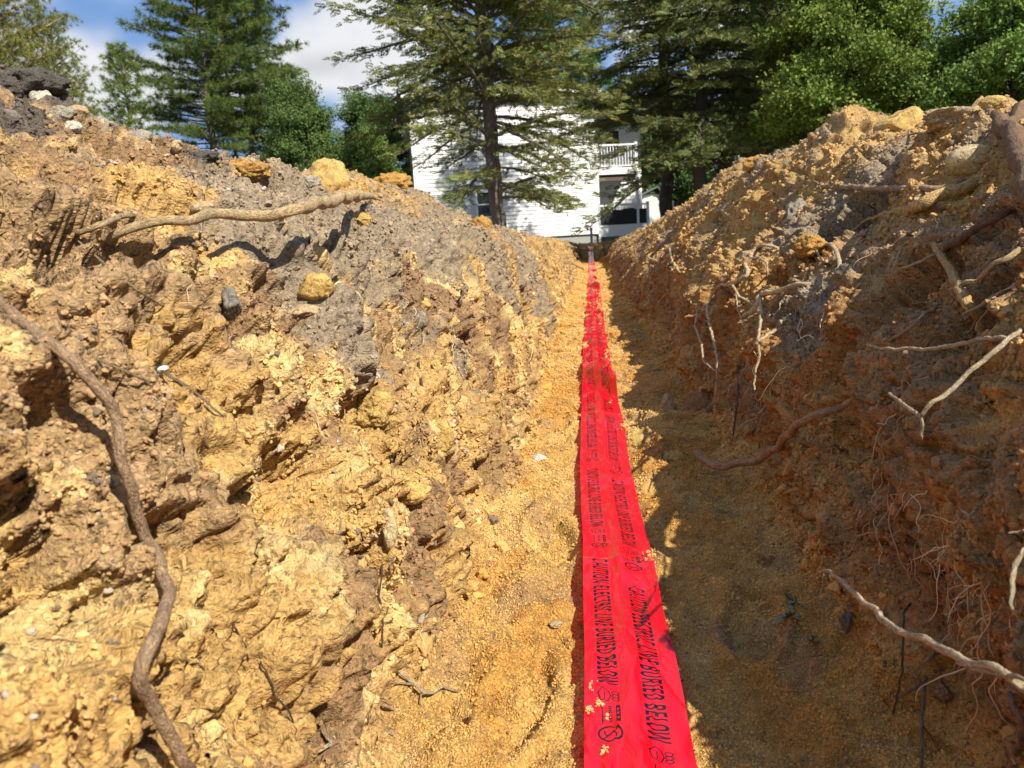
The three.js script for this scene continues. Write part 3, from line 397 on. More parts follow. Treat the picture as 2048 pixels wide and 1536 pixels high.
// a path: [photo x, photo y, how far it stands off the soil in metres]; soil depth is smoothed along the path so that the root runs through the air
let front = false, lit = false;                                                 // set for roots that stand out into the sun
function path3(a) {
  const dense = []; a.forEach((p, i) => { dense.push([p[0], p[1], p[2] ?? 0.015]); const n = a[i + 1]; if (n) for (const f of [1 / 3, 2 / 3]) { const q = (k) => lerp(p[k] ?? 0.015, n[k] ?? 0.015, f); dense.push([q(0), q(1), q(2)]); } }); const ends = a; a = dense;
  const ds = a.map(([u, v]) => { const p = hit(u, v); return p ? p.distanceTo(camera.position) : null; }); for (let i = 0; i < ds.length; i++) if (ds[i] == null) ds[i] = ds[i - 1] ?? ds.find((x) => x != null) ?? 2;
  const sm = ds.map((d, i) => { let s = 0, w = 0; for (let k = -4; k <= 4; k++) if (ds[i + k] !== undefined) { const q = 5 - Math.abs(k); s += q * ds[i + k]; w += q; } return s / w; });
  return a.map(([u, v, o = 0.015], i) => { const off = o, d = (off < 0 ? ds[i] : front ? Math.min(...ds.slice(Math.max(0, i - 4), i + 5)) + 0.6 * off : Math.min(sm[i], ds[i] + 0.35 * off)) - off; const L0 = lit && off > 0 ? clamp(litDepth(u, v), d - 0.30 * Math.min(1, off / 0.08), d) : d; return [u, v, L0]; }).map(([u, v, L], i, all) => { let s = 0, w = 0; for (let k = -2; k <= 2; k++) if (all[i + k]) { s += all[i + k][2] * (3 - Math.abs(k)); w += 3 - Math.abs(k); } return [u, v, i < 2 || i > all.length - 3 ? L : s / w]; }).filter((_, i, all) => i % 3 === 0 || i === all.length - 1 || all.length < 30).map(([u, v, L]) => camera.position.clone().addScaledVector(ray(u, v), L));
}
// how far along a line of sight the sun still clears the lip of the right bank
function litDepth(u, v) { const r = ray(u, v), k = (EYE + 1.36 * 0.125) / (1.36 * r.x - r.y); return k > 0 ? k : 99; }
function rootGeo(a, wpx, seed, sides, col) {                      // wpx: widths in photo pixels along the root
  const p = path3(a), md = p.reduce((s, q) => s + q.distanceTo(camera.position), 0) / p.length, g = tubeGeo(p, wpx.map((w) => w / 2 * md / FPX), sides, seed, col === 'sandy' || wpx[1] > 30 ? 0.26 : 0.15, 0.7); return tint(g, ROOT[col], seed, 0.30, 2.5);
}
let rootSeed = 11;
function root(label, col, a, w, branches = [], group) {
  if (a[0][0] > 1290) { const k = 1.6, up = (p) => p.map(([u, v, o = 0.015]) => [u, v, o > 0 ? o * k + 0.01 : o]); a = up(a); branches = branches.map(([p, bw]) => [up(p), bw]); }
  const main = rootGeo(a, w, rootSeed++, w[0] > 9 ? 12 : 8, col);
  if (!branches.length) return single('tree_root', main, rootMat, label, 'root', group);
  const t = thing('tree_root', label, 'root', group); part('main_root', main, rootMat, t); for (const [b, bw] of branches) part('side_root', rootGeo(b, bw, rootSeed++, 7, col), rootMat, t); return t;
}
root('long brown root dangling down the near left side, bottom left', 'bark', [[-60, 560, -0.01], [0, 606, 0.055], [60, 655, 0.055], [120, 700, 0.060], [190, 770, 0.065], [235, 850, 0.065], [250, 940, 0.065], [275, 1030, 0.065], [312, 1110, 0.065], [334, 1195, 0.095], [312, 1268, 0.095], [286, 1325, 0.095], [300, 1400, 0.095], [345, 1480, 0.085], [380, 1545, 0.055], [410, 1600, -0.01]], [14, 17, 19, 20, 20, 21, 22, 22, 22, 21, 20, 20]);
front = true; root('long bare root lying across upper left bank, tip curling up', 'straw', [[200, 480, -0.01], [250, 458, 0.04], [330, 440, 0.07], [430, 432, 0.11], [540, 430, 0.18], [620, 412, 0.26], [700, 392, 0.32], [740, 392, 0.36], [768, 403, 0.40]], [10, 17, 20, 20, 20, 19, 18, 15, 7], [[[[150, 466, -0.004], [180, 458, 0.03], [212, 446, 0.035], [240, 432, 0.03], [272, 430, -0.004]], [9, 11, 11, 9]]]); front = false;
root('thin root below the whitish stone on left side', 'straw', [...Q4([[450, 680, -0.004], [580, 705, 0.012], [720, 760, 0.015], [850, 820, 0.016], [920, 900, 0.015], [950, 980, 0.012], [1050, 1050, 0.01], [1180, 1150, 0.008], [1240, 1240, -0.004]])], [4, 5, 5, 4, 3, 3]);
root('thin root passing right of the whitish stone at left', 'grey', Q4([[940, 760, -0.004], [1000, 800, 0.012], [1100, 860, 0.015], [1200, 940, 0.015], [1290, 1020, 0.01], [1330, 1060, -0.004]]), [5, 6, 5, 3]);
root('thin root slanting down beneath the dark hollow, upper left', 'straw', Q4([[430, -20, -0.004], [520, 60, 0.01], [600, 130, 0.012], [690, 200, 0.012], [780, 280, 0.012], [880, 340, 0.01], [960, 390, -0.004]]), [4, 5, 5, 5, 3]);
root('short dark root at left between long root and bank', 'dark', Q4([[200, 190, -0.004], [270, 270, 0.012], [310, 350, 0.012], [350, 430, 0.01], [375, 490, -0.004]]), [8, 9, 7, 5]);
root('pale forked root low at foot of left side, near middle', 'cream', C6([[240, 940, -0.006], [280, 975, 0.012], [340, 1030, 0.018], [430, 1100, 0.02], [480, 1100, 0.018], [530, 1070, 0.015], [600, 1090, 0.012], [640, 1112, -0.004]]), [6, 8, 8, 6, 5, 4], [[C6([[220, 1045, -0.004], [300, 1050, 0.01], [370, 1055, 0.014], [420, 1095, 0.016]]), [3, 4, 4]], [C6([[410, 1100, 0.014], [400, 1160, 0.01], [405, 1200, -0.003]]), [3, 3, 2]]]);
root('short pale root at bottom foot of left side', 'cream', C6([[150, 1260, -0.004], [190, 1300, 0.01], [220, 1330, 0.01], [250, 1350, -0.003]]), [6, 6, 4]);
root('short pale root under the forked one on left', 'cream', C6([[190, 1170, -0.004], [220, 1185, 0.01], [270, 1212, -0.002]]), [6, 6, 3]);
root('thin vertical dark root beside the tall pale slab', 'dark', C6([[185, 330, -0.004], [182, 430, 0.008], [165, 550, 0.01], [190, 640, 0.01], [185, 750, 0.008], [182, 850, -0.003]]), [4, 4, 4, 3]);
root('thin slanting dark root right of the tall pale slab', 'dark', C6([[180, 100, -0.004], [250, 165, 0.008], [310, 225, 0.01], [380, 285, -0.003]]), [3, 4, 3]);
root('knot of pale rootlets by the tall pale slab', 'cream', C6([[260, 180, -0.004], [300, 240, 0.01], [310, 280, 0.012], [260, 330, 0.01], [230, 380, 0.008], [240, 440, -0.003]]), [4, 5, 4, 3], [[C6([[250, 350, 0.008], [300, 400, 0.012], [330, 450, -0.002]]), [3, 3, 2]]]);
root('small zigzag pale root at the bottom edge, left', 'cream', Q7([[1730, 1445, -0.003], [1780, 1370, 0.01], [1815, 1435, 0.014], [1895, 1395, 0.014], [1840, 1310, -0.003]]), [6, 8, 8, 6]);
root('short white root sticking out of left side, right of dangling root', 'cream', Q7([[1955, 80, -0.003], [1950, 170, 0.01], [1890, 260, 0.012], [1870, 340, 0.01], [1830, 410, -0.003]]), [4, 6, 6, 4]);
root('dark thin root curving low on left side near bottom', 'dark', Q7([[1330, 700, -0.003], [1370, 780, 0.008], [1410, 850, 0.008], [1420, 920, -0.003]]), [4, 4, 3]);
root('dark curved rootlet above the zigzag root', 'dark', Q7([[1490, 920, -0.003], [1550, 1040, 0.008], [1570, 1120, 0.01], [1650, 1200, 0.01], [1690, 1310, -0.003]]), [3, 4, 4, 3]);
root('dark wiry root hanging in middle of left side', 'dark', [[836, 720, -0.006], [842, 760, 0.015], [850, 800, 0.015], [848, 830, -0.004]], [4, 5, 5, 4], [[[[860, 725, -0.004], [880, 760, 0.012], [895, 800, -0.003]], [3, 3, 2]]]);
// right side, from zooms of the photograph
root('tapering bare root pointing left on right bank, uppermost', 'bark', Q3([[1030, 875, 0.06], [1080, 900, 0.06], [1200, 905, 0.055], [1350, 912, 0.05], [1500, 912, 0.045], [1650, 905, 0.04], [1720, 893, 0.02], [1800, 860, -0.02]]), [6, 10, 11, 11, 11, 9], [[Q3([[1330, 890, 0.055], [1370, 900, 0.052], [1420, 912, 0.048]]), [3, 4, 5]]]);
root('thick sandy root slanting down left across right bank', 'sandy', Q3([[1200, 1140, 0.03], [1270, 1075, 0.04], [1370, 1035, 0.045], [1500, 1010, 0.045], [1600, 965, 0.04], [1700, 930, 0.035], [1780, 900, 0.02], [1850, 880, -0.03]]), [6, 8, 10, 12, 16, 20, 20]);
root('dark straight root low on right bank in shade', 'dark', Q3([[1640, 1225, -0.01], [1700, 1185, 0.02], [1760, 1145, 0.025], [1850, 1085, 0.025], [1930, 1045, 0.02], [2010, 1005, -0.01]]), [8, 12, 13, 13, 10]);
root('massive brown root stub hanging at the right picture edge', 'red', Q3([[1900, 545, 0.12], [1945, 590, 0.13], [1995, 660, 0.14], [2040, 750, 0.14], [2075, 860, 0.14], [2100, 980, 0.13], [2120, 1120, 0.09], [2145, 1300, -0.02]]), [20, 34, 38, 36, 36, 38, 40], [[Q3([[1960, 600, 0.13], [2010, 560, 0.12], [2080, 510, 0.08], [2130, 470, -0.02]]), [20, 24, 26]]]);
root('thin bent twig-like root below the yellow boulder', 'straw', Q3([[1460, 660, -0.01], [1520, 645, 0.03], [1590, 640, 0.04], [1600, 680, 0.03], [1610, 710, -0.01]]), [4, 5, 5, 3]);
lit = true; root('pale branching root hanging far down the right side', 'cream', Q6([[720, 45, -0.02], [650, 32, 0.03], [590, 40, 0.05], [530, 110, 0.07], [530, 190, 0.08], [450, 240, 0.09], [370, 262, 0.10], [320, 340, 0.11], [325, 450, 0.12], [350, 560, 0.12], [365, 650, 0.12], [366, 780, 0.11], [350, 900, 0.10]]), [5, 7, 8, 8, 7, 6, 6, 5, 5, 4, 4, 3], [[Q6([[450, 245, 0.09], [490, 310, 0.10], [530, 335, 0.10], [570, 356, 0.09]]), [5, 5, 3]], [Q6([[332, 335, 0.11], [262, 388, 0.12], [246, 470, 0.12], [282, 570, 0.12], [292, 660, 0.11], [358, 720, 0.11]]), [4, 4, 4, 3]], [Q6([[545, 100, 0.07], [600, 95, 0.06], [640, 130, 0.04], [640, 200, -0.01]]), [4, 4, 3]], [Q6([[470, 290, 0.09], [480, 380, 0.09], [510, 450, 0.08], [530, 520, 0.06]]), [3, 3, 2]]]); lit = false;
lit = true; root('pale crooked root with dangling forked tail on right side', 'cream', Q6([[900, 250, -0.02], [800, 240, 0.02], [720, 275, 0.05], [640, 292, 0.07], [605, 300, 0.08], [600, 345, 0.085], [555, 390, 0.09], [508, 420, 0.09]]), [6, 8, 10, 11, 12, 12, 9], [[Q6([[606, 330, 0.08], [612, 400, 0.085], [600, 480, 0.09], [590, 552, 0.09], [602, 620, 0.09], [578, 720, 0.085], [570, 825, 0.08]]), [7, 7, 6, 5, 4, 3]], [Q6([[592, 555, 0.09], [640, 525, 0.08], [690, 488, 0.05]]), [5, 6, 6]], [Q6([[590, 562, 0.09], [575, 585, 0.09], [548, 616, 0.09]]), [5, 5, 3]]]); lit = false;
root('short hooked pale root at lip of right bank', 'cream', Q6([[960, 25, -0.01], [985, 22, 0.03], [1018, 55, 0.05], [1037, 120, 0.05], [1032, 200, 0.03], [1010, 240, -0.01]]), [5, 7, 8, 7, 5], [[Q6([[900, 40, -0.01], [930, 90, 0.03], [950, 130, 0.02]]), [3, 4, 3]]]);
lit = true; root('pale Y-shaped root reaching left out of right side', 'cream', Q6([[2060, 480, -0.02], [1970, 535, 0.06], [1850, 640, 0.09], [1740, 730, 0.11], [1650, 820, 0.12], [1550, 890, 0.13], [1482, 965, 0.13]]), [8, 8, 9, 9, 8, 8, 7], [[Q6([[1482, 965, 0.13], [1400, 912, 0.135], [1350, 870, 0.14], [1305, 840, 0.14]]), [7, 7, 6]], [Q6([[1480, 960, 0.13], [1492, 1020, 0.13], [1486, 1097, 0.13]]), [6, 6, 4]]]); lit = false;
lit = true; root('pale root running level leftwards above the Y-shaped root', 'cream', Q6([[2050, 545, -0.02], [1960, 540, 0.04], [1830, 540, 0.07], [1650, 580, 0.09], [1500, 603, 0.10], [1420, 592, 0.11], [1340, 600, 0.12], [1260, 595, 0.12], [1188, 573, 0.12]]), [6, 7, 8, 8, 7, 7, 6, 6]); lit = false;
root('stout sandy root dropping from the lip of right bank', 'sandy', Q6([[1535, -10, -0.02], [1590, 80, 0.04], [1650, 170, 0.06], [1690, 260, 0.07], [1740, 350, 0.07], [1790, 420, 0.06], [1822, 500, 0.04], [1822, 610, -0.01]]), [10, 15, 17, 16, 14, 10, 7], [[Q6([[1780, 440, 0.06], [1760, 490, 0.06], [1735, 520, 0.05]]), [4, 4, 3]]]);
root('long pale root crossing behind the stout sandy root', 'straw', Q6([[2060, 30, -0.02], [1990, 75, 0.05], [1900, 130, 0.06], [1790, 222, 0.06], [1690, 252, 0.05], [1600, 300, 0.05], [1560, 370, 0.05], [1480, 430, 0.04], [1400, 500, 0.03], [1310, 557, -0.01]]), [9, 10, 10, 9, 9, 8, 7, 5], [[Q6([[1570, 335, 0.05], [1500, 340, 0.05], [1440, 350, 0.05], [1435, 315, 0.05]]), [3, 3, 2]]]);
root('thin root arching left from the stout sandy root', 'cream', Q6([[1600, 75, -0.01], [1560, 82, 0.05], [1450, 130, 0.05], [1380, 155, 0.05], [1320, 190, 0.04]]), [6, 6, 5, 3]);
root('knobbly thin root slanting at upper right, ending left', 'cream', Q6([[2010, 240, -0.01], [1960, 270, 0.05], [1880, 310, 0.07], [1800, 365, 0.07], [1760, 385, 0.07], [1707, 413, 0.07]]), [5, 6, 6, 6, 5]);
root('stout brown root curving out over the shaded trench floor', 'bark', Q6([[1180, 870, -0.03], [1120, 895, 0.02], [1060, 915, 0.05], [960, 942, 0.08], [830, 1000, 0.10], [740, 1082, 0.11], [660, 1165, 0.12], [520, 1217, 0.12], [390, 1242, 0.12], [310, 1215, 0.13], [240, 1150, 0.13]]), [10, 12, 14, 15, 15, 15, 16, 16, 15, 14], [[Q6([[570, 1200, 0.12], [620, 1160, 0.11], [680, 1110, 0.10]]), [4, 5, 4]], [Q6([[370, 1245, 0.12], [392, 1290, 0.115], [390, 1330, 0.11]]), [2, 2, 2]]]);
root('thin root lying below the stout curved brown root', 'bark', Q6([[780, 1100, -0.01], [870, 1115, 0.03], [960, 1130, 0.03], [1010, 1123, 0.03], [1065, 1165, -0.01]]), [5, 6, 5, 4]);
root('thin straight root hanging above the stout curved root', 'red', Q6([[478, 680, -0.01], [482, 790, 0.03], [478, 900, 0.04], [462, 1000, 0.04], [455, 1075, 0.03]]), [4, 4, 4, 3]);
root('small pale fork on the far right side', 'cream', Q6([[-10, 98, 0.06], [80, 130, 0.04], [140, 165, 0.02], [185, 200, -0.02]]), [4, 5, 5], [[Q6([[105, 38, 0.06], [120, 110, 0.05], [172, 190, 0.01]]), [4, 4, 4]]]);
lit = true; root('long thick cream root jutting left at lower right', 'cream', Q8([[830, 442, 0.17], [870, 420, 0.17], [920, 405, 0.17], [1030, 490, 0.165], [1120, 572, 0.16], [1200, 630, 0.155], [1240, 690, 0.15], [1340, 750, 0.14], [1480, 800, 0.13], [1600, 862, 0.12], [1720, 920, 0.11], [1830, 950, 0.10], [1940, 992, 0.09], [2048, 1080, 0.06], [2140, 1180, -0.03]]), [4, 9, 11, 12, 13, 13, 13, 13, 14, 15, 16, 17], [[Q8([[1660, 932, 0.115], [1780, 972, 0.105], [1940, 1004, 0.09]]), [5, 6, 8]], [Q8([[1940, 1000, 0.09], [2000, 1010, 0.08], [2070, 1030, 0.06]]), [8, 8, 7]], [Q8([[900, 420, 0.165], [895, 500, 0.15], [880, 545, 0.13], [810, 590, 0.10]]), [3, 3, 2]]]); lit = false;
root('wavy pale root under the long cream root, lower right', 'straw', Q8([[1600, 868, -0.01], [1530, 880, 0.06], [1500, 915, 0.07], [1465, 950, 0.07], [1390, 992, 0.06]]), [4, 5, 6, 5], [[Q8([[1480, 940, 0.07], [1440, 930, 0.07]]), [4, 3]]]);
root('fine straight root hanging to the lower right floor', 'red', Q8([[1400, 590, -0.01], [1362, 640, 0.05], [1356, 800, 0.06], [1350, 980, 0.06], [1325, 1110, 0.05], [1300, 1225, 0.04]]), [4, 4, 4, 3]);
root('hairy root hanging straight down at bottom right', 'grey', Q8([[1490, 1010, -0.01], [1475, 1080, 0.04], [1470, 1200, 0.05], [1460, 1300, 0.05], [1465, 1400, 0.05], [1460, 1560, 0.05]]), [4, 6, 6, 6, 5], [[Q8([[1480, 1040, 0.04], [1400, 1090, 0.05], [1340, 1130, 0.05]]), [4, 5, 3]], [Q8([[1465, 1290, 0.05], [1500, 1330, 0.04], [1540, 1390, 0.03]]), [3, 3, 2]]]);
root('grey root hanging from the cream root at right edge', 'grey', Q8([[1930, 1040, 0.0], [1980, 1140, 0.06], [2020, 1240, 0.06], [2035, 1300, 0.05], [2030, 1400, 0.03], [1990, 1460, -0.02]]), [8, 9, 9, 10, 8]);
lit = true; root('short cream root dangling at the right picture edge', 'cream', Q8([[2110, 260, -0.02], [2045, 290, 0.05], [2000, 370, 0.06], [1977, 480, 0.06], [1985, 632, 0.06]]), [9, 9, 8, 8, 5], [[Q8([[2060, 170, 0.0], [2010, 185, 0.04], [1960, 188, 0.05]]), [4, 5, 3]]]); lit = false;
root('tiny curled white root in right side near the edge', 'cream', Q8([[1690, 62, 0.02], [1740, 90, 0.025], [1765, 60, 0.02], [1790, 40, -0.01]]), [5, 5, 4]);
root('far thin root stretching from left bank over trench end', 'straw', [[1110, 478, -0.02], [1130, 490, 0.3], [1160, 498, 0.4], [1182, 502, 0.4]], [3, 3, 3, 2]);
root('far sagging root strung across the trench below its end', 'grey', [[1125, 515, -0.02], [1150, 530, 0.1], [1178, 543, 0.5], [1210, 533, 0.5], [1240, 515, 0.3], [1290, 498, 0.1], [1330, 490, -0.05]], [3, 3, 3, 4, 4, 4]);
root('far root draped from right bank toward the tape', 'straw', [[1190, 525, 0.3], [1215, 512, 0.3], [1245, 498, 0.2], [1300, 480, -0.05]], [3, 3, 3]);
console.log('roots');
// hair-fine rootlets, beyond counting
{
  const r = rng(4), var3 = [0, 1, 2, 3].map((k) => { const p = []; let x = 0, z = 0; for (let i = 0; i <= 7; i++) { p.push(V(x, -i / 7, z)); x += (r() - 0.5) * 0.16; z += (r() - 0.5) * 0.16; } return tubeGeo(p, [0.010, 0.009, 0.005], 4, k, 0.05, 9); });
  const g = mergeGeometries([var3[0]]), M = [[], [], [], []], C = [[], [], [], []], o = new THREE.Object3D(); let n = 0, guard = 0;
  while (n < 1700 && guard++ < 40000) { const j = 60 + Math.floor(r() * (NR - 160)), i = Math.floor(r() * NC), t = cols[i], k = (j * NC + i) * 3; if (!((t > 12.3 && t < 14.8) || (t > 5.5 && t < 7.9 && r() < 0.18))) continue; if (rows[j] < 0.85 || noise(gpos[k] * 3, gpos[k + 1] * 3, gpos[k + 2] * 3) < 0.0) continue;
    const L = 0.03 + 0.11 * r() * r() + 0.01 * rows[j]; o.position.set(gpos[k] + gnor[k] * 0.004, gpos[k + 1] + gnor[k + 1] * 0.004, gpos[k + 2] + gnor[k + 2] * 0.004); o.rotation.set((r() - 0.5) * 1.6, r() * 6.28, (t > 10 ? -0.35 : 0.35) + (r() - 0.5) * 1.3); o.scale.set(L, L * (0.7 + 0.5 * r()), L); o.updateMatrix(); const q = n % 4; M[q].push(o.matrix.clone()); const c = r() > 0.6 ? ROOT.cream : r() > 0.4 ? ROOT.straw : ROOT.bark, v = 0.6 + 0.5 * r(); C[q].push(new THREE.Color(c[0] * v, c[1] * v, c[2] * v)); n++; }
  const grp = new THREE.Group(); grp.name = 'fine_rootlets'; grp.userData = { kind: 'stuff', label: 'hair-fine rootlets hanging from the shaded trench sides', category: 'rootlets' }; scene.add(grp);
  for (let q = 0; q < 4; q++) stuff('rootlets', var3[q], new THREE.MeshStandardMaterial({ roughness: 0.85 }), M[q], C[q], null, null, grp);
}
// ------------------------------------------------------------------ the red warning tape
function floorAt(x, d) { let a = 7.6, b = 12.4; for (let i = 0; i < 18; i++) { const m = (a + b) / 2; profile(m, d)[0] < x ? a = m : b = m; } return surface((a + b) / 2, d, Math.max(0.005, d * 0.005)).y; }
function tapePath(list) { return table(list.map(([v, a, b]) => { const m = (a + b) / 2, r = ray(m, v); let k = 0.5; for (let i = 0; i < 40; i++) { const d = -r.z * k, y = floorY(d) + 0.03; k = (y - EYE) / r.y; } return [-r.z * k, r.x * k]; }).sort((p, q) => p[0] - q[0])); }
const tapeX = tapePath([[1536, 1172, 1396], [1280, 1167, 1352], [1150, 1163, 1318], [1000, 1160, 1280], [900, 1160, 1258], [805, 1160, 1243], [730, 1163, 1226], [680, 1168, 1214], [630, 1172, 1207], [590, 1177, 1201], [560, 1178, 1196], [535, 1179, 1190], [520, 1179, 1186]]);
const TW = 0.152, PERIOD = 0.67;
const tapeTex = (() => {
  const W = 2048, H = 512, c = document.createElement('canvas'); c.width = W; c.height = H; const g = c.getContext('2d');
  g.fillStyle = '#f00520'; g.fillRect(0, 0, W, H);
  const row = (y0, h, shift) => { for (const k of [-1, 0, 1]) {
    const x0 = shift + k * W; g.fillStyle = '#190506'; g.strokeStyle = '#190506';
    g.save(); g.translate(x0, y0 + h); g.font = 'bold 100px sans-serif'; const m = g.measureText('CAUTION ELECTRIC LINE BURIED BELOW').width || 2200; g.scale(1440 / m, h / 74); g.fillText('CAUTION ELECTRIC LINE BURIED BELOW', 0, 0); g.restore();
    // maker's mark: a pointing-hand outline, three bars of small print, a ring with a slashed sign in it
    const lx = x0 + 1475; g.lineWidth = 6; g.beginPath(); g.moveTo(lx, y0 + h * 0.75); g.lineTo(lx + 28, y0 + h); g.lineTo(lx + 80, y0 + h * 0.9); g.lineTo(lx + 92, y0 + h * 0.55); g.lineTo(lx + 58, y0 + h * 0.42); g.lineTo(lx + 24, y0 + h * 0.5); g.closePath(); g.stroke();
    for (let i = 0; i < 3; i++) { g.beginPath(); g.ellipse(lx + 30 + i * 24, y0 + h * 0.2, 12, h * 0.16, 0, 0, 6.29); g.stroke(); } g.beginPath(); g.moveTo(lx + 30, y0 + h * 0.7); g.lineTo(lx + 80, y0 + h * 0.7); g.stroke();
    g.fillRect(lx + 120, y0 + h * 0.02, 120, h * 0.2); g.fillStyle = '#f00520'; for (const q of [140, 170, 205]) g.fillRect(lx + q, y0 + h * 0.07, 14, h * 0.1); g.fillStyle = '#190506';
    for (let i = 0; i < 9; i++) { if (i === 4) continue; g.fillRect(lx + 126 + i * 12, y0 + h * 0.40, 8, h * 0.15); } g.fillRect(lx + 118, y0 + h * 0.80, 126, 6);
    g.lineWidth = 11; g.beginPath(); g.ellipse(lx + 306, y0 + h * 0.5, 46, h * 0.5, 0, 0, 6.29); g.stroke(); g.lineWidth = 8; g.beginPath(); g.moveTo(lx + 275, y0 + h * 0.20); g.lineTo(lx + 337, y0 + h * 0.80); g.stroke(); g.beginPath(); g.moveTo(lx + 330, y0 + h * 0.25); g.quadraticCurveTo(lx + 285, y0 + h * 0.2, lx + 306, y0 + h * 0.5); g.quadraticCurveTo(lx + 330, y0 + h * 0.75, lx + 282, y0 + h * 0.75); g.stroke();
  } };
  row(0.19 * H, 0.22 * H, 470); row(0.645 * H, 0.22 * H, 100);
  const t = new THREE.CanvasTexture(c); t.colorSpace = THREE.SRGBColorSpace; t.wrapS = t.wrapT = THREE.RepeatWrapping; t.anisotropy = 8; return t;
})();
const farTapeMat = new THREE.MeshPhysicalMaterial({ map: tapeTex, roughness: 0.26, transmission: 0.25, thickness: 0, side: THREE.DoubleSide, specularIntensity: 0.55 });
const tapeMat = new THREE.MeshPhysicalMaterial({ map: tapeTex, roughness: 0.34, clearcoat: 0.5, clearcoatRoughness: 0.14, transmission: 0.25, thickness: 0, side: THREE.DoubleSide, specularIntensity: 0.9 });
// u runs towards the camera so that the words read from far to near, v across with the tops of the letters to the right
function tapeGeo(d0, d1, lift, seed, phase) {
  const nx = 28, pos = [], uv = [], idx = []; let n = 0, len = 0, ds = []; for (let d = d0; d <= d1; d += Math.max(0.006, d * 0.006)) ds.push(d); if (ds[ds.length - 1] < d1) ds.push(d1);
  const tops = ds.map((d) => { const x = tapeX(d); let m = -9, l = 0; for (let k = -2; k <= 2; k++) { const y = floorAt(x + k * 0.035, d); m = Math.max(m, y); l += y / 5; } return lerp(l, m, 0.7); });
  const sm = tops.map((_, i) => { let s = 0, w = 0; for (let k = -10; k <= 10; k++) { const q = tops[clamp(i + k, 0, tops.length - 1)]; s += q; w++; } return s / w; });
  ds.forEach((d, j) => { const cx = tapeX(d);
    for (let i = 0; i <= nx; i++) { const f = i / nx, a = f - 0.5;
      let y = Math.max(sm[j], tops[j] - 0.004) + lift; y += 0.016 * (1 - f) * (0.6 + 0.4 * noise(d * 1.6, seed, 2)) ;                             // the left edge rides a little higher
      const fold = a - 0.02 - 0.035 * noise(d * 1.4, seed, 4); y += 0.014 * (0.7 + 0.4 * noise(d * 2.3, seed, 40)) * Math.exp(-Math.pow(Math.abs(fold) / 0.13, 1.5)); y += 0.006 * Math.pow(Math.abs(a) * 2, 6) * noise(d * 4, a > 0 ? 3 : 8, seed);                                   // soft lengthwise fold
      y += 0.0045 * noise(d * 7 + a * 4, a * 3, seed) + 0.0022 * noise(d * 19 - a * 7, a * 6, seed + 3); const far = sstep(2.75, 3.4, d); y += far * (0.012 * noise(d * 6, a * 5, seed + 8) + 0.007 * noise(d * 17, a * 9, seed + 9) + 0.002 * noise(d * 40, a * 13, seed + 5));
      const cr = noise(d * 3.1 + a * 1.2, 1.3, seed + 20); y -= 0.0035 * (1 - sstep(0, 0.035, Math.abs(cr))); const c2 = noise(d * 2.2 - a * 1.6, 4.7, seed + 31); y += 0.004 * (1 - sstep(0, 0.05, Math.abs(c2)));                       // creases across
      y += far * 0.075 * Math.pow(sstep(0.0, 0.6, noise(d * 1.5 + a * 0.7, 8, seed)), 2) * (0.4 + 0.6 * sstep(-0.3, 0.4, a + 0.5 * noise(d * 2, 3, seed))); 
      y = Math.max(y, floorAt(cx + a * TW, d) + 0.003 + lift * 0.3);
      pos.push(cx + a * (TW + 0.006 * noise(d * 2.5, seed, 50)) + 0.005 * noise(d * 2, seed, 1), y, -d); uv.push(-(d - phase) / PERIOD, f); }
    if (j) for (let i = 0; i < nx; i++) { const q = (j - 1) * (nx + 1) + i; idx.push(q, q + 1, q + nx + 1, q + 1, q + nx + 2, q + nx + 1); } });
  const g = new THREE.BufferGeometry(); g.setAttribute('position', new THREE.Float32BufferAttribute(pos, 3)); g.setAttribute('uv', new THREE.Float32BufferAttribute(uv, 2)); g.setIndex(idx); g.computeVertexNormals(); return g;
}
single('warning_tape', tapeGeo(0.35, 2.86, 0.016, 3, 1.62), tapeMat, 'near red warning tape with black lettering along the trench floor', 'warning tape');
single('warning_tape', tapeGeo(2.70, 26.2, 0.006, 6, 1.35), farTapeMat, 'far shiny red warning tape, under the near tape, running to trench end', 'warning tape');
{ // sand spilt on the tape: a few clumps
  const r = rng(91), M = [], C = [], o = new THREE.Object3D(); for (const [u, v, n, s] of [[1188, 1375, 26, 8], [1203, 1402, 34, 8], [1178, 1420, 18, 6], [1213, 1435, 5, 5], [1190, 1490, 24, 9], [1205, 1498, 16, 7], [1240, 1150, 4, 3], [1190, 1258, 5, 6], [1205, 590, 60, 9], [1196, 560, 50, 7], [1200, 612, 40, 8], [1224, 700, 50, 8], [1236, 752, 30, 6], [1170, 690, 30, 5], [1248, 850, 24, 7], [1300, 1110, 20, 8], [1188, 545, 30, 5]]) { for (let i = 0; i < n * 2; i++) { const uu = u + (r() + r() - 1) * s * 1.9, vv = v + (r() + r() - 1) * s * 1.6, q = ray(uu, vv); let k = 1; for (let t = 0; t < 20; t++) { const d = -q.z * k; k = (floorAt(clamp(q.x * k, -0.3, 0.35), d) + 0.028 - EYE) / q.y; } const d = -q.z * k, R = (0.0007 + 0.0014 * r() * r()) * (0.6 + 0.5 * d); o.position.set(q.x * k, EYE + q.y * k, q.z * k); o.rotation.set(r() * 6, r() * 6, 0); o.scale.setScalar(R); o.updateMatrix(); M.push(o.matrix.clone()); const w = 0.8 + 0.4 * r(); C.push(new THREE.Color(0.66 * w, 0.42 * w, 0.15 * w)); } }
  stuff('spilt_sand', crumbGeo(8, 1), new THREE.MeshStandardMaterial({ roughness: 0.95 }), M, C, 'clumps of sand spilt on the red tape', 'sand');
}
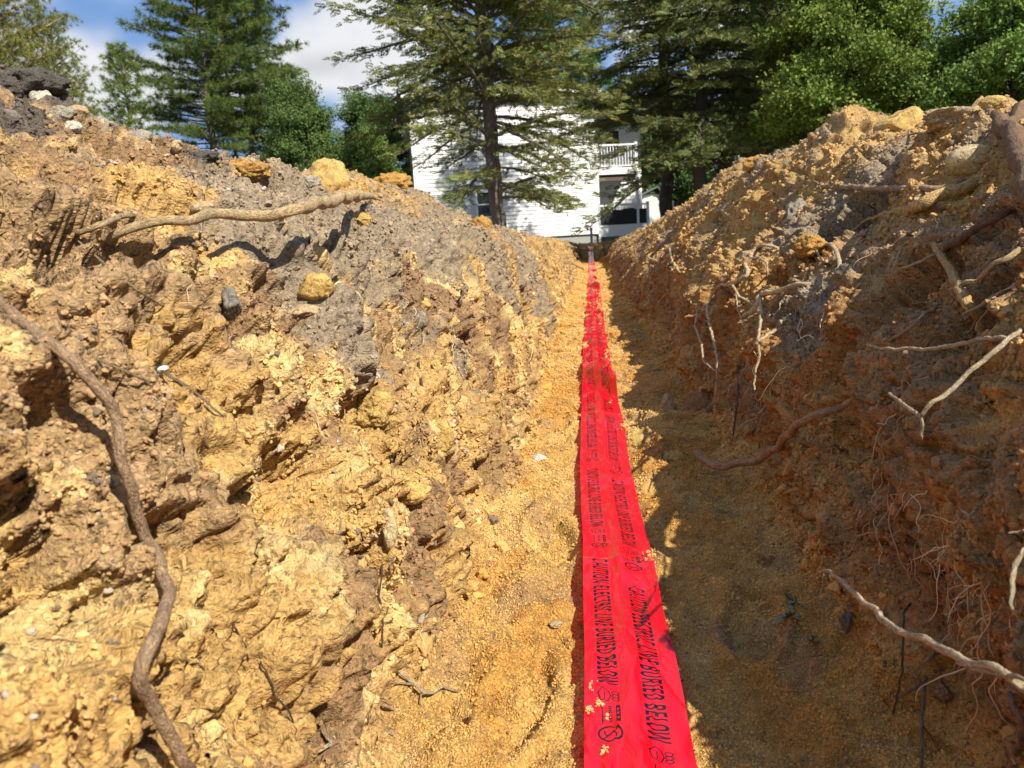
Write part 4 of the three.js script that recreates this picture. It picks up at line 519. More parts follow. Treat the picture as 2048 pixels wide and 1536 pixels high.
// ------------------------------------------------------------------ small plants at the foot of the right side
function leafBlade(L, w, bend, seg = 5) { const pos = [], idx = []; for (let i = 0; i <= seg; i++) { const f = i / seg, k = w * Math.sin(Math.PI * Math.min(0.98, 0.12 + f * 0.86)), y = L * f * (1 - 0.25 * bend * f), z = L * bend * f * f; pos.push(-k, y, z, 0, y - k * 0.25, z, k, y, z); if (i) { const a = (i - 1) * 3; idx.push(a, a + 1, a + 3, a + 1, a + 4, a + 3, a + 1, a + 2, a + 4, a + 2, a + 5, a + 4); } } const g = new THREE.BufferGeometry(); g.setAttribute('position', new THREE.Float32BufferAttribute(pos, 3)); g.setIndex(idx); g.computeVertexNormals(); return g; }
{
  const leafM = new THREE.MeshPhysicalMaterial({ color: new THREE.Color(0.13, 0.22, 0.05), roughness: 0.7, transmission: 0.3, thickness: 0, side: THREE.DoubleSide }), greyM = new THREE.MeshPhysicalMaterial({ color: new THREE.Color(0.20, 0.24, 0.12), roughness: 0.9, transmission: 0.2, thickness: 0, side: THREE.DoubleSide });
  const r = rng(8); const plant = (u, v, label, m, n, L, w, stemCol) => { const p = hit(u, v); if (!p) return; const t = thing('seedling', label, 'seedling', null, [p.x, p.y, p.z]); for (let i = 0; i < n; i++) { const g = leafBlade(L * (0.6 + 0.6 * r()), w, 0.3 + 0.8 * r()); g.rotateX(0.4 + 0.8 * r()); g.rotateY(r() * 6.28); part('leaf', g, m, t); } const s = tubeGeo([V(0, -0.01, 0), V(0.002, 0.006, 0), V(0, 0.014, 0.003)], [0.002, 0.0015], 5, 3); part('stem', s, m, t); };
  plant(1622, 1283, 'tiny green sprout with narrow leaves at foot of right side', leafM, 5, 0.045, 0.004); plant(1578, 1235, 'grey green wilted seedling on the floor before the sprout', greyM, 12, 0.03, 0.006); plant(1590, 1205, 'grey green wilted seedling nearest to the right soil side', greyM, 10, 0.03, 0.006);
}
console.log('tape, plants');
// ------------------------------------------------------------------ the white house
const M = {
  white: new THREE.MeshStandardMaterial({ color: new THREE.Color(0.80, 0.80, 0.79), roughness: 0.55 }), trim: new THREE.MeshStandardMaterial({ color: new THREE.Color(0.84, 0.84, 0.83), roughness: 0.5 }), roof: new THREE.MeshStandardMaterial({ color: new THREE.Color(0.17, 0.175, 0.19), roughness: 0.9 }),
  concrete: new THREE.MeshStandardMaterial({ color: new THREE.Color(0.36, 0.35, 0.33), roughness: 0.95, bumpMap: grainBump, bumpScale: 0.01 }), glass: new THREE.MeshPhysicalMaterial({ color: new THREE.Color(0.03, 0.035, 0.04), roughness: 0.06, metalness: 0, specularIntensity: 1 }), black: new THREE.MeshStandardMaterial({ color: new THREE.Color(0.02, 0.02, 0.024), roughness: 0.7 }), wood: new THREE.MeshStandardMaterial({ color: new THREE.Color(0.30, 0.28, 0.26), roughness: 0.85 }), metal: new THREE.MeshStandardMaterial({ color: new THREE.Color(0.34, 0.34, 0.34), roughness: 0.6 }), brown: new THREE.MeshStandardMaterial({ color: new THREE.Color(0.11, 0.08, 0.06), roughness: 0.8 }),
};
function box(x0, x1, y0, y1, z0, z1) { const g = new THREE.BoxGeometry(x1 - x0, y1 - y0, z1 - z0); g.translate((x0 + x1) / 2, (y0 + y1) / 2, (z0 + z1) / 2); return g; }
{
  const A = atDepth(1196, 466, 33.6), B = atDepth(838, 470, 31.6), ux = A.x - B.x, uz = A.z - B.z, Wd = Math.hypot(ux, uz), ang = Math.atan2(-uz, ux), top = atDepth(1192, 186, 33.6).y, base = A.y - 0.02, g0 = 0.62;
  const h = thing('white_house', 'white two-storey clapboard house behind the trees, with rear decks', 'house', null, [B.x, 0, B.z]); h.rotation.y = ang;
  const D = 7.4, H = top, win = atDepth(968, 408, 32.3); const wl = (win.x - B.x) / Math.cos(ang);                    // the small window's place along the front
  const wins = [[wl - 0.27, wl + 0.27, win.y - 0.5, win.y + 0.46]];
  part('wall', box(0, Wd, base - 0.02, H, -D, -0.03), M.white, h); part('foundation', box(0.05, Wd - 0.05, g0 - 0.6, base - 0.03, -D + 0.05, -0.08), M.concrete, h);
  const pitch = 0.16, rowsN = Math.floor((H - base) / pitch), cache = new Map();
  const board = (L) => { const k = L.toFixed(3); if (!cache.has(k)) { const s = new THREE.Shape(); s.moveTo(0, 0); s.lineTo(0.034, 0); s.lineTo(0.006, pitch); s.lineTo(0, pitch); s.closePath(); const g = new THREE.ExtrudeGeometry(s, { depth: L, bevelEnabled: false }); g.rotateY(Math.PI / 2); g.scale(1, 1, -1); g.index || 0; const p = g.attributes.position; for (let i = 0; i < p.count; i++) p.setZ(i, Math.abs(p.getZ(i))); g.computeVertexNormals(); cache.set(k, g); } return cache.get(k); };
  for (let i = 0; i < rowsN; i++) { const y = base + i * pitch; let segs = [[0.1, Wd - 0.1]]; for (const w of wins) if (y + pitch > w[2] - 0.08 && y < w[3] + 0.08) segs = [[0.1, w[0] - 0.07], [w[1] + 0.07, Wd - 0.1]]; for (const [a, b] of segs) { const m = part('siding_board', board(b - a), M.white, h); m.position.set(a, y, -0.028); } }
  for (let i = 0; i < rowsN; i++) { const m = part('siding_board', board(D - 0.25), M.white, h); m.rotation.y = -Math.PI / 2; m.position.set(-0.0, base + i * pitch, -D + 0.12); }
  part('corner_board', box(-0.03, 0.1, base - 0.02, H, -0.1, 0.012), M.trim, h); part('corner_board', box(Wd - 0.1, Wd + 0.03, base - 0.02, H, -0.1, 0.012), M.trim, h);
  part('frieze_board', box(-0.03, Wd + 0.03, H - 0.24, H + 0.02, -0.02, 0.02), M.trim, h);
  for (const w of wins) { const f = part('window', mergeGeometries([box(w[0] - 0.07, w[0], w[2] - 0.07, w[3] + 0.07, -0.03, 0.03), box(w[1], w[1] + 0.07, w[2] - 0.07, w[3] + 0.07, -0.03, 0.03), box(w[0], w[1], w[3], w[3] + 0.07, -0.03, 0.03), box(w[0], w[1], w[2] - 0.07, w[2], -0.03, 0.045)]), M.trim, h); part('pane', box(w[0], w[1], (w[2] + w[3]) / 2, w[3], -0.028, -0.012), M.glass, f); part('pane', box(w[0], w[1], w[2], (w[2] + w[3]) / 2, -0.029, -0.018), M.glass, f); part('sash_bar', box(w[0], w[1], (w[2] + w[3]) / 2 - 0.018, (w[2] + w[3]) / 2 + 0.018, -0.011, 0.005), M.trim, f); }
  // roof: ridge along the front
  const rise = 1.0, ov = 0.3, half = D / 2 + ov, sl = Math.atan2(rise, half), LL = Math.hypot(rise, half);
  for (const sd of [1, -1]) { const rg = new THREE.BoxGeometry(Wd + 0.6, 0.12, LL); rg.rotateX(sd * sl); rg.translate(Wd / 2, H + rise / 2 + 0.04, -D / 2 + sd * half / 2); part('roof_slope', rg, M.roof, h); }
  { const gs = new THREE.Shape(); gs.moveTo(0, 0); gs.lineTo(-D, 0); gs.lineTo(-D / 2, rise - 0.12); gs.closePath(); for (const x of [0.02, Wd - 0.12]) { const gg = new THREE.ExtrudeGeometry(gs, { depth: 0.1, bevelEnabled: false }); gg.rotateY(-Math.PI / 2); gg.rotateY(Math.PI); gg.scale(1, 1, 1); const p = gg.attributes.position; for (let i = 0; i < p.count; i++) { const q = p.getZ(i); p.setZ(i, q > 0 ? -q : q); p.setX(i, Math.abs(p.getX(i))); } gg.computeVertexNormals(); const m = part('gable', gg, M.white, h); m.position.set(x, H - 0.03, 0); } }
  part('fascia', box(-0.3, Wd + 0.3, H - 0.05, H + 0.14, ov - 0.01, ov + 0.03), M.trim, h); part('soffit', box(-0.28, Wd + 0.28, H - 0.05, H - 0.03, 0.03, ov - 0.015), M.trim, h);
  // set-back wing with two decks
  const x0 = Wd + 0.04, x1 = Wd + 3.4, zb = -1.7, fl1 = atDepth(1245, 455, 33.5).y, fl2 = atDepth(1232, 335, 33.5).y;
  part('wing_wall', box(x0, x1 - 0.8, base - 0.4, H - 0.3, -D + 0.6, zb), M.white, h);
  for (let i = 0; i < rowsN - 2; i++) { const m = part('siding_board', board(x1 - 0.9 - x0), M.white, h); m.position.set(x0 + 0.02, base + i * pitch, zb + 0.003); }
  const wr = part('wing_roof', box(x0 - 0.2, x1 + 0.5, 0, 0.14, -D, 0.7), M.roof, h); wr.position.y = H - 0.28; wr.geometry.rotateX(0); 
  const dw = part('window', box(x0 + 0.12, x0 + 0.36, fl1 + 0.75, fl1 + 2.05, zb + 0.03, zb + 0.06), M.glass, h); part('sash_bar', box(x0 + 0.12, x0 + 0.36, fl1 + 1.38, fl1 + 1.42, zb + 0.061, zb + 0.075), M.trim, dw);
  const d2 = part('door', box(x0 + 0.85, x0 + 1.65, fl2 + 0.05, fl2 + 1.85, zb + 0.03, zb + 0.06), M.trim, h); part('pane', box(x0 + 0.95, x0 + 1.55, fl2 + 0.9, fl2 + 1.75, zb + 0.061, zb + 0.07), M.glass, d2);
  for (const [fy, xe, dark] of [[fl1, x1 - 1.15, true], [fl2, x1 - 1.6, false]]) {
    const dk = part(dark ? 'lower_deck' : 'upper_deck', box(x0, xe, fy - 0.14, fy, zb + 0.05, -0.05), M.wood, h);
    part('rim_board', box(x0, xe + 0.03, fy - (dark ? 0.34 : 0.24), fy + 0.02, -0.045, 0.0), M.trim, dk); if (!dark) part('beam', box(x0, xe, fy - 0.5, fy - 0.25, -0.4, -0.1), M.brown, dk);
    part('top_rail', box(x0, xe, fy + 0.92, fy + 0.99, -0.09, 0.0), M.trim, dk); part('bottom_rail', box(x0, xe, fy + 0.08, fy + 0.13, -0.07, -0.02), M.trim, dk);
    const n = Math.round((xe - x0) / 0.13); for (let i = 1; i < n; i++) part('baluster', box(x0 + i * 0.13 - 0.016, x0 + i * 0.13 + 0.016, fy + 0.131, fy + 0.919, -0.06, -0.03), M.trim, dk);
    if (dark) { const sg = []; for (let i = 0; i < 8; i++) { const a = x0 + 0.06 + i * (xe - x0 - 0.12) / 8, b = a + (xe - x0 - 0.12) / 8 - 0.004; sg.push(box(a, b, fy + 0.14, fy + 0.78 + 0.03 * Math.sin(i * 1.7), -0.028, -0.012)); } sg.forEach((q) => part('privacy_screen', q, M.black, dk)); }
    part('post', box(xe - 0.05, xe + 0.06, dark ? g0 : fl1, fy + 1.05, -0.1, 0.012), M.trim, dk); part('post', box(x0 - 0.0, x0 + 0.09, dark ? g0 : fl1 + 0.01, fy + 1.05, -0.1, 0.004), M.trim, dk);
  }
  // shed beyond the deck
  const S = atDepth(1297, 446, 36.5), sh = thing('garden_shed', 'small white shed with grey pitched roof right of the decks', 'shed', null, [S.x, 0, S.z]); const sy = atDepth(1297, 395, 36.5).y, ry = atDepth(1297, 374, 36.5).y;
  part('wall', box(-0.55, 0.55, g0 - 0.5, sy, -2, 0), M.white, sh); for (let i = 0; i < 10; i++) part('siding_board', box(-0.55 + i * 0.11, -0.55 + i * 0.11 + 0.1, g0, sy - 0.01, 0.001, 0.02), M.white, sh);
  { const q = new THREE.Shape(); q.moveTo(-0.75, 0); q.lineTo(0.45, 0.5); q.lineTo(0.72, 0.06); q.lineTo(0.72, 0); q.lineTo(0.45, 0.43); q.lineTo(-0.75, -0.08); q.closePath(); const g = new THREE.ExtrudeGeometry(q, { depth: 2.4, bevelEnabled: false }); g.translate(0, sy - 0.02, -2.2); part('roof', g, M.roof, sh); part('gable', box(-0.5, 0.55, sy, sy + 0.12, -1.9, -0.05), M.white, sh); }
  const P = atDepth(1345, 425, 34), pt = thing('fence_post', 'white fence post beyond the far end of right bank', 'fence post', null, [P.x, 0, P.z]); part('post', box(-0.06, 0.06, 0.3, atDepth(1345, 404, 34).y, -0.06, 0.06), M.trim, pt); const pc = new THREE.ConeGeometry(0.1, 0.08, 4); pc.rotateY(Math.PI / 4); pc.translate(0, atDepth(1345, 404, 34).y + 0.04, 0); part('post_cap', pc, M.trim, pt);
  const C = atDepth(1184, 500, 28.3), cp = thing('conduit_riser', 'grey electric conduit standing at the trench end by the foundation', 'conduit', null, [C.x, 0, C.z]); const cy = atDepth(1184, 458, 28.3).y; const pg = new THREE.CylinderGeometry(0.045, 0.045, cy - 0.4, 14); pg.translate(0, (cy + 0.4) / 2, 0); part('pipe', pg, M.metal, cp); part('cap', box(-0.055, 0.055, cy - 0.02, cy + 0.05, -0.055, 0.055), M.metal, cp);
}
console.log('house');
// ------------------------------------------------------------------ trees
const sprayGeo = (() => { const r = rng(3), gs = []; const leaf = (x, y, z, ax, L, w) => { const g = new THREE.BufferGeometry(), c = Math.cos(ax), s = Math.sin(ax); const q = [[0, 0], [L * 0.5, w], [L, 0], [L * 0.5, -w]].map(([a, b]) => [x + a * c - b * s, y + (r() - 0.5) * 0.12 - a * 0.25, z + a * s + b * c]); g.setAttribute('position', new THREE.Float32BufferAttribute([...q[0], ...q[1], ...q[2], ...q[0], ...q[2], ...q[3]], 3)); return g; };
  for (let i = 0; i < 9; i++) { const f = i / 9; for (const sd of [-1, 1]) gs.push(leaf(f, -0.18 * f * f, 0, sd * (0.75 + 0.5 * r()), 0.42 * (1 - 0.55 * f) * (0.7 + 0.5 * r()), 0.055)); } gs.push(leaf(0.85, -0.15, 0, 0, 0.3, 0.05)); const g = mergeGeometries(gs); g.computeVertexNormals(); return g; })();
const tuftGeo = (() => { const r = rng(9), pos = []; for (let i = 0; i < 34; i++) { const a = r() * 6.283, e = -0.35 + 1.6 * r(), c = Math.cos(e), d = V(Math.sin(e), c * Math.cos(a), c * Math.sin(a)), s = V(r() - 0.5, r() - 0.5, r() - 0.5).cross(d).normalize().multiplyScalar(0.035), L = 0.75 + 0.4 * r(), o = V(r() * 0.5 - 0.25, 0, 0), t = o.clone().addScaledVector(d, L); pos.push(o.x - s.x, o.y - s.y, o.z - s.z, o.x + s.x, o.y + s.y, o.z + s.z, t.x, t.y, t.z); } const g = new THREE.BufferGeometry(); g.setAttribute('position', new THREE.Float32BufferAttribute(pos, 3)); g.computeVertexNormals(); return g; })();
const leafGeo = (() => { const r = rng(19), pos = []; for (let i = 0; i < 8; i++) { const o = V(r() - 0.5, r() - 0.5, r() - 0.5).multiplyScalar(1.7), d = V(r() - 0.5, (r() - 0.65) * 0.9, r() - 0.5).normalize(), s = d.clone().cross(V(r() - 0.5, 1, r() - 0.5)).normalize().multiplyScalar(0.22), L = 0.75; const m = o.clone().addScaledVector(d, L * 0.45), t = o.clone().addScaledVector(d, L), a = m.clone().add(s), b = m.clone().sub(s); pos.push(...o, ...a, ...t, ...o, ...t, ...b); } const g = new THREE.BufferGeometry(); g.setAttribute('position', new THREE.Float32BufferAttribute(pos.map((v) => v), 3)); g.computeVertexNormals(); return g; })();
const foliage = new THREE.MeshPhysicalMaterial({ color: 0xffffff, roughness: 0.75, transmission: 0.28, thickness: 0, side: THREE.DoubleSide, specularIntensity: 0.4 });
const barkMat = (c) => new THREE.MeshStandardMaterial({ color: new THREE.Color(...c), roughness: 0.95, bumpMap: barkBump, bumpScale: 0.02 });
const BARK = { grey: barkMat([0.16, 0.13, 0.11]), red: barkMat([0.15, 0.10, 0.075]), pale: barkMat([0.40, 0.34, 0.30]), dark: barkMat([0.08, 0.065, 0.055]) };
const X = V(1, 0, 0), qq = new THREE.Quaternion(), mm = new THREE.Matrix4();
function addSpray(list, C, p, dir, size, col, r, roll = 0.5) { const d = dir.clone().normalize(); qq.setFromUnitVectors(X, d); const q2 = new THREE.Quaternion().setFromAxisAngle(X, (r() - 0.5) * roll * 6.283); qq.multiply(q2); mm.compose(p, qq, V(size, size, size)); list.push(mm.clone()); const v = 0.7 + 0.6 * r(), w = r(); C.push(new THREE.Color(col[0] * v * (0.95 + 0.3 * w), col[1] * v, col[2] * v * (1 - 0.2 * w))); }
// conifer: whorled limbs along a straight trunk; sprays or tufts along branchlets
function conifer(name, label, o) {
  const r = rng(o.seed), base = o.at, t = thing(name, label, 'tree', o.group, [base.x, base.y, base.z]), H = o.height, lean = o.lean || [0, 0], tr = [], trunkAt = (y) => V(lean[0] * y / H + 0.10 * noise(y * 0.4, o.seed, 1), y, lean[1] * y / H + 0.10 * noise(y * 0.4, o.seed, 7)); for (let i = 0; i <= 8; i++) tr.push(trunkAt(H * i / 8)); tr[0].y = -0.4;
  part('trunk', tubeGeo(tr, [o.r, o.r * 0.85, o.r * 0.7, o.r * 0.5, o.r * 0.3, 0.03], 12, o.seed, 0.12, 1.0), BARK[o.bark || 'red'], t);
  const limbs = [], M = [], C = [], n = o.limbs;
  for (let i = 0; i < n; i++) {
    const f = Math.pow((i + r()) / n, o.spread || 1), y = lerp(o.low, H * 0.99, f), R = o.shape(f) * (0.65 + 0.5 * r()), az = i * 2.399 + r() * 0.9; if (R < 0.1) continue; if (o.keep && !o.keep(f, az, r)) continue;
    const d = V(Math.cos(az), 0, Math.sin(az)), rise = o.rise(f) + (r() - 0.5) * (o.wild || 0.3), p0 = trunkAt(y), pts = [], up = (s) => rise * R * s - (o.droop + 0.25 * (r() - 0.5) * o.droop) * R * s * s; for (let k = 0; k <= 5; k++) { const s = k / 5; pts.push(p0.clone().addScaledVector(d, R * s).add(V((r() - 0.5) * 0.08 * R * s, up(s), (r() - 0.5) * 0.08 * R * s))); }
    limbs.push(tubeGeo(pts, [0.012 * R + 0.012, 0.009 * R + 0.008, 0.006], 5, i, 0.1, 8)); const cv = new THREE.CatmullRomCurve3(pts), side = V(-d.z, 0, d.x), m = Math.max(3, Math.round(R / o.gap));
    const bare = lerp(o.bare, o.bare * 0.5, f), tone = 0.85 + 0.3 * r();
    for (let k = 0; k < m; k++) { const s = bare + (1 - bare) * (k + r() * 0.8) / m; if (s > 1) continue; const c = cv.getPointAt(s), sd = k & 1 ? 1 : -1, L = o.twig * (0.35 + 0.9 * r()) * (0.45 + 0.55 * Math.sin(Math.PI * Math.min(1, 0.25 + s * 0.75))) * Math.min(1, R / 1.2); const dd = d.clone().multiplyScalar(0.55 + 0.4 * r()).addScaledVector(side, sd * (0.5 + 0.5 * r())).add(V(0, (o.tip || -0.1) + (r() - 0.5) * 0.35, 0)).normalize(); const q = Math.max(2, Math.round(L / o.pitch)); for (let e = 0; e <= q; e++) { const g = e / q, p = c.clone().addScaledVector(dd, L * g).add(V((r() - 0.5) * 0.1, -0.25 * L * g * g * (o.hang || 1) + (r() - 0.5) * 0.08, (r() - 0.5) * 0.1)); const dir = dd.clone().add(V((r() - 0.5) * 0.9, (r() - 0.5) * 0.5 - 0.15 * (o.hang || 1), (r() - 0.5) * 0.9)); addSpray(M, C, p, dir, o.size * (0.7 + 0.6 * r()), o.color.map((z) => z * tone), r, o.roll ?? 0.3); } }
  }
  part('branches', mergeGeometries(limbs), BARK[o.bark || 'red'], t); stuff('crown', o.geo, foliage, M, C, null, null, t); return M.length;
}
// broadleaf: forked trunk and leaf clusters filling a lumpy crown
function broadleaf(name, label, o) {
  const r = rng(o.seed), b = o.at, t = thing(name, label, 'tree', o.group, [b.x, b.y, b.z]), limbs = [], M = [], C = [], n = o.limbs;
  const trunk = [V(0, -0.4, 0), V(0.05, o.fork * 0.5, 0), V(o.lean || 0, o.fork, 0), V((o.lean || 0) * 1.6, o.fork + (o.top - o.fork) * 0.6, 0.1)]; part('trunk', tubeGeo(trunk, [o.r, o.r * 0.8, o.r * 0.6, 0.04], 10, o.seed, 0.1, 1.2), BARK[o.bark || 'grey'], t);
  for (let i = 0; i < n; i++) { const f = (i + r()) / n, az = i * 2.399 + r(), y0 = lerp(o.fork * 0.7, o.fork + (o.top - o.fork) * 0.55, f), el = lerp(-0.1, 1.3, Math.pow(f, 0.8)) + (r() - 0.5) * 0.4, cy = (o.low + o.top) / 2, hy = (o.top - o.low) / 2; const d = V(Math.cos(az) * Math.cos(el), Math.sin(el), Math.sin(az) * Math.cos(el)); const st = V((o.lean || 0) * clamp(y0 / o.fork, 0, 1.5), y0, 0), end = V(d.x * o.radius, cy + hy * lerp(-0.85, 0.95, f) + (r() - 0.5) * 0.6, d.z * o.radius).multiplyScalar(1).lerp(V(0, cy, 0), 0.25 * r()); end.x += (o.lean || 0); const mid = st.clone().lerp(end, 0.5).add(V((r() - 0.5) * 0.4, 0.25 * o.radius * 0.3, (r() - 0.5) * 0.4)); const pts = [st, mid, end]; limbs.push(tubeGeo(pts, [o.r * 0.35, o.r * 0.2, 0.012], 5, i, 0.1, 5)); const cv = new THREE.CatmullRomCurve3(pts), tone = 0.8 + 0.4 * r();
    for (let k = 0; k < o.clumps; k++) { const c = cv.getPointAt(clamp(0.35 + 0.65 * Math.sqrt(r()))), R = o.clump * (0.5 + 0.8 * r()), cn = o.per; for (let e = 0; e < cn; e++) { const z = 2 * r() - 1, a = r() * 6.283, q = Math.sqrt(1 - z * z), rr = R * Math.pow(r(), 0.45), p = V(c.x + q * Math.cos(a) * rr, c.y + z * rr * 0.55, c.z + q * Math.sin(a) * rr); addSpray(M, C, p, V(r() - 0.5, r() - 0.5, r() - 0.5), o.size * (0.7 + 0.6 * r()), o.color.map((w) => w * tone), r, 1); } } }
  part('branches', mergeGeometries(limbs), BARK[o.bark || 'grey'], t); stuff('crown', o.geo || leafGeo, foliage, M, C, null, null, t); return M.length;
}
const spot = (u, depth, y = 0.62) => { const p = atDepth(u, 470, depth); return V(p.x, y, p.z); };
let count = 0;
const hem = [0.185, 0.225, 0.065], hemD = [0.135, 0.18, 0.055], pine = [0.125, 0.195, 0.045], pineL = [0.16, 0.24, 0.055], bl = [0.145, 0.245, 0.05], blY = [0.165, 0.255, 0.048];
count += conifer('hemlock_tree', 'large olive green hemlock standing before the white house', { seed: 21, at: spot(1003, 19), height: 15, r: 0.19, bark: 'grey', low: 1.3, limbs: 330, shape: (f) => (f < 0.14 ? 2.3 + 7 * f : 3.3 * Math.pow(1 - f, 0.5) + 0.4), rise: (f) => 0.08 + 0.5 * f, droop: 0.22, gap: 0.13, twig: 0.8, pitch: 0.10, size: 0.17, bare: 0.12, tip: 0.02, hang: 0.6, roll: 0.9, wild: 0.9, color: hem, geo: sprayGeo, lean: [-0.5, 0], keep: (f, az, r) => f > 0.17 ? r() < 0.92 : r() < (Math.cos(az) < -0.3 ? 0.3 : 0.5), group: 'hemlocks beyond the trench' });
count += conifer('hemlock_tree', 'dark dense hemlock right of the house above the trench end', { seed: 22, at: spot(1405, 21), height: 13, r: 0.2, low: 2.0, limbs: 210, shape: (f) => 2.6 * Math.pow(1 - f, 0.5) + 0.4, rise: (f) => 0.02 + 0.4 * f, droop: 0.25, gap: 0.16, twig: 0.75, pitch: 0.13, size: 0.22, bare: 0.12, roll: 0.8, hang: 0.7, wild: 0.6, tip: 0.02, color: hemD, geo: sprayGeo, bark: 'dark', group: 'hemlocks beyond the trench' });
count += conifer('hemlock_tree', 'tall dark hemlock behind, between big hemlock and right conifer', { seed: 23, at: spot(1335, 25), height: 15, r: 0.22, low: 3.6, limbs: 100, shape: (f) => 2.4 * Math.pow(1 - f, 0.6) + 0.4, rise: (f) => 0.1 + 0.4 * f, droop: 0.25, gap: 0.22, twig: 0.8, pitch: 0.17, size: 0.30, bare: 0.25, color: hemD, geo: sprayGeo, bark: 'dark', group: 'hemlocks beyond the trench' });
count += conifer('hemlock_tree', 'olive hemlock standing behind right bank before the broadleaf trees', { seed: 24, at: spot(1530, 24), height: 12, r: 0.18, low: 0.6, limbs: 160, shape: (f) => 2.2 * Math.pow(1 - f, 0.6) + 0.4, rise: (f) => 0.05 + 0.4 * f, droop: 0.25, gap: 0.18, twig: 0.75, pitch: 0.14, size: 0.23, bare: 0.15, roll: 0.8, hang: 0.7, wild: 0.6, tip: 0.02, color: [0.16, 0.19, 0.05], geo: sprayGeo, bark: 'dark', group: 'hemlocks beyond the trench' });
const wp = { gap: 0.26, twig: 0.6, pitch: 0.16, droop: 0.05, bare: 0.35, color: pine, geo: tuftGeo, bark: 'grey', hang: 0.1, tip: 0.12, roll: 1, group: 'pines beyond the left bank' };
count += conifer('white_pine', 'tallest white pine with layered boughs above left bank', { ...wp, seed: 31, at: spot(448, 30), height: 15, r: 0.17, low: 4.6, limbs: 170, shape: (f) => 2.4 * Math.pow(1 - f, 0.5) * (0.6 + 0.4 * Math.min(1, f * 6)) + 0.5, rise: (f) => 0.12 + 0.5 * f, size: 0.22 });
count += conifer('white_pine', 'second tall white pine with bare lower trunk, right of tallest', { ...wp, seed: 32, at: spot(520, 32), height: 15, r: 0.15, low: 5.0, limbs: 150, shape: (f) => 2.4 * Math.pow(1 - f, 0.5) * (0.6 + 0.4 * Math.min(1, f * 5)) + 0.4, rise: (f) => 0.1 + 0.4 * f, size: 0.22, lean: [0.3, 0] });
count += conifer('white_pine', 'slender pine trunk with sparse boughs between the two tall pines', { ...wp, seed: 33, at: spot(490, 35), height: 12, r: 0.12, low: 2.2, limbs: 60, shape: (f) => 1.3 * Math.pow(1 - f, 0.5) + 0.3, rise: () => 0.1, size: 0.22 });
count += conifer('white_pine', 'shorter rounded pine left of the tall pines', { ...wp, seed: 34, at: spot(290, 28), height: 8.2, r: 0.12, low: 0.8, limbs: 120, shape: (f) => 1.35 * Math.pow(1 - f, 0.6) + 0.25, rise: (f) => 0.2 + 0.4 * f, size: 0.20, bare: 0.15, color: pineL });
count += conifer('white_pine', 'airy light green pine at far left above the dark clod', { ...wp, seed: 35, at: spot(160, 22), height: 7.4, r: 0.09, low: 1.8, limbs: 130, shape: (f) => 1.45 * Math.pow(1 - f, 0.55) + 0.3, rise: (f) => 0.3 + 0.5 * f, size: 0.13, bare: 0.2, color: [0.19, 0.25, 0.075], gap: 0.24, bark: 'pale' });
count += conifer('white_pine', 'yellow green pine at the top left corner with bare pale limbs', { ...wp, seed: 36, at: spot(20, 19), height: 8, r: 0.12, low: 2.4, limbs: 130, shape: (f) => 2.3 * Math.pow(1 - f, 0.4) + 0.2, rise: (f) => 0.45 + 0.4 * f, size: 0.15, bare: 0.45, color: [0.22, 0.24, 0.06], bark: 'pale', gap: 0.22 });
count += conifer('white_pine', 'bright green white pine rising behind the white house', { ...wp, seed: 37, at: spot(1120, 46), height: 19, r: 0.25, low: 7, limbs: 120, shape: (f) => 3.2 * Math.pow(1 - f, 0.5) + 0.5, rise: (f) => 0.15 + 0.4 * f, size: 0.40, pitch: 0.26, gap: 0.32, twig: 0.9, color: [0.10, 0.22, 0.055], group: 'pines behind the house' });
count += conifer('white_pine', 'pine behind and right of the second tall pine', { ...wp, seed: 52, at: spot(585, 38), height: 9.5, r: 0.15, low: 1.2, limbs: 110, shape: (f) => 2.3 * Math.pow(1 - f, 0.5) + 0.4, rise: (f) => 0.15 + 0.4 * f, size: 0.26 });
const B = { geo: leafGeo, size: 0.10, clump: 0.55, clumps: 7, per: 55, group: 'broadleaf trees' };
count += broadleaf('broadleaf_tree', 'rounded green broadleaf tree right of the tall pines', { ...B, seed: 41, at: spot(625, 30), r: 0.12, fork: 1.4, low: 0.6, top: 7.3, radius: 2.1, limbs: 64, clump: 0.65, per: 28, size: 0.11, color: [0.11, 0.19, 0.05] });
count += broadleaf('broadleaf_tree', 'yellow green bushy tree left of the white house', { ...B, seed: 42, at: spot(745, 27), r: 0.10, fork: 0.9, low: 0.3, top: 4.6, radius: 1.5, limbs: 50, clump: 0.55, per: 28, size: 0.11, color: [0.15, 0.24, 0.05] });
count += broadleaf('broadleaf_tree', 'taller dark tree behind the yellow green bushy tree', { ...B, seed: 43, at: spot(760, 34), r: 0.14, fork: 2, low: 0.6, top: 7.8, radius: 2.5, limbs: 60, clump: 0.6, per: 45, color: [0.085, 0.165, 0.045] });
count += broadleaf('broadleaf_tree', 'broad light green tree filling the upper right sky', { ...B, seed: 44, at: spot(1650, 19, 0.62), r: 0.13, fork: 3.2, low: 1.2, top: 8.8, radius: 2.2, limbs: 80, clumps: 9, clump: 0.6, per: 26, size: 0.105, color: blY, lean: 0.5, bark: 'dark' });
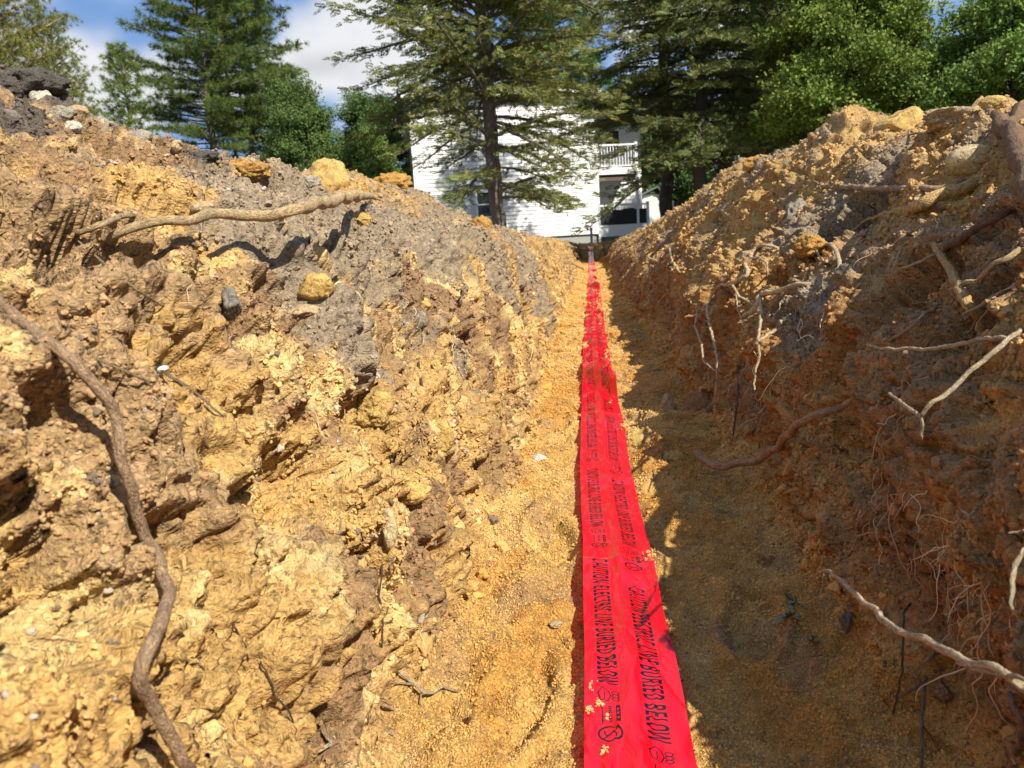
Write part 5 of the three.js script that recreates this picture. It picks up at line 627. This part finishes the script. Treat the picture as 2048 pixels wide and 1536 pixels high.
count += broadleaf('broadleaf_tree', 'light green tree at the top right corner of view', { ...B, seed: 45, at: spot(2010, 18, 0.62), r: 0.13, fork: 3.0, low: 2.0, top: 4.9, radius: 2.2, limbs: 50, clumps: 7, clump: 0.6, per: 24, size: 0.105, color: bl, bark: 'dark' });
count += broadleaf('broadleaf_tree', 'deep green tree behind the broad light green tree', { ...B, seed: 46, at: spot(1600, 29, 0.62), r: 0.16, fork: 3, low: 0.6, top: 10.5, radius: 3.2, limbs: 50, clumps: 8, size: 0.13, clump: 0.8, color: [0.12, 0.22, 0.05], bark: 'dark' });
count += broadleaf('broadleaf_tree', 'deep green low tree behind right bank under the light tree', { ...B, seed: 47, at: spot(1800, 30, 0.62), r: 0.16, fork: 2, low: 0.4, top: 6.6, radius: 3.0, limbs: 46, clumps: 8, size: 0.13, clump: 0.8, color: [0.10, 0.19, 0.05], bark: 'dark' });
count += broadleaf('broadleaf_tree', 'dark green tree beside the shed behind the decks', { ...B, seed: 48, at: spot(1345, 44, 0.62), r: 0.16, fork: 2, low: 0.3, top: 8.5, radius: 3.2, limbs: 40, clumps: 8, size: 0.16, clump: 0.9, color: [0.08, 0.16, 0.045], bark: 'dark' });
console.log('foliage', count);
{ // weeds around the trench end
  const r = rng(55), M2 = [], C = [], o = new THREE.Object3D(), blades = []; for (let i = 0; i < 9; i++) { const g = leafBlade(0.16 + 0.12 * r(), 0.009, 0.5 + r(), 3); g.rotateX(0.2 + 0.5 * r()); g.rotateY(r() * 6.28); blades.push(g); } const g = mergeGeometries(blades);
  for (let i = 0; i < 5000; i++) { const z = -27.4 - 5 * r(), x = -7 + 12 * r(); if (noise(x, z, 3) < -0.1) continue; o.position.set(x, 0.61, z); o.rotation.y = r() * 6.28; o.scale.setScalar(0.6 + 0.9 * r()); o.updateMatrix(); M2.push(o.matrix.clone()); C.push(new THREE.Color(0.09 + 0.07 * r(), 0.15 + 0.06 * r(), 0.03)); }
  stuff('grass', g, foliage, M2, C, 'short weedy grass between the trench end and the house', 'grass');
}
renderer.render(scene, camera);
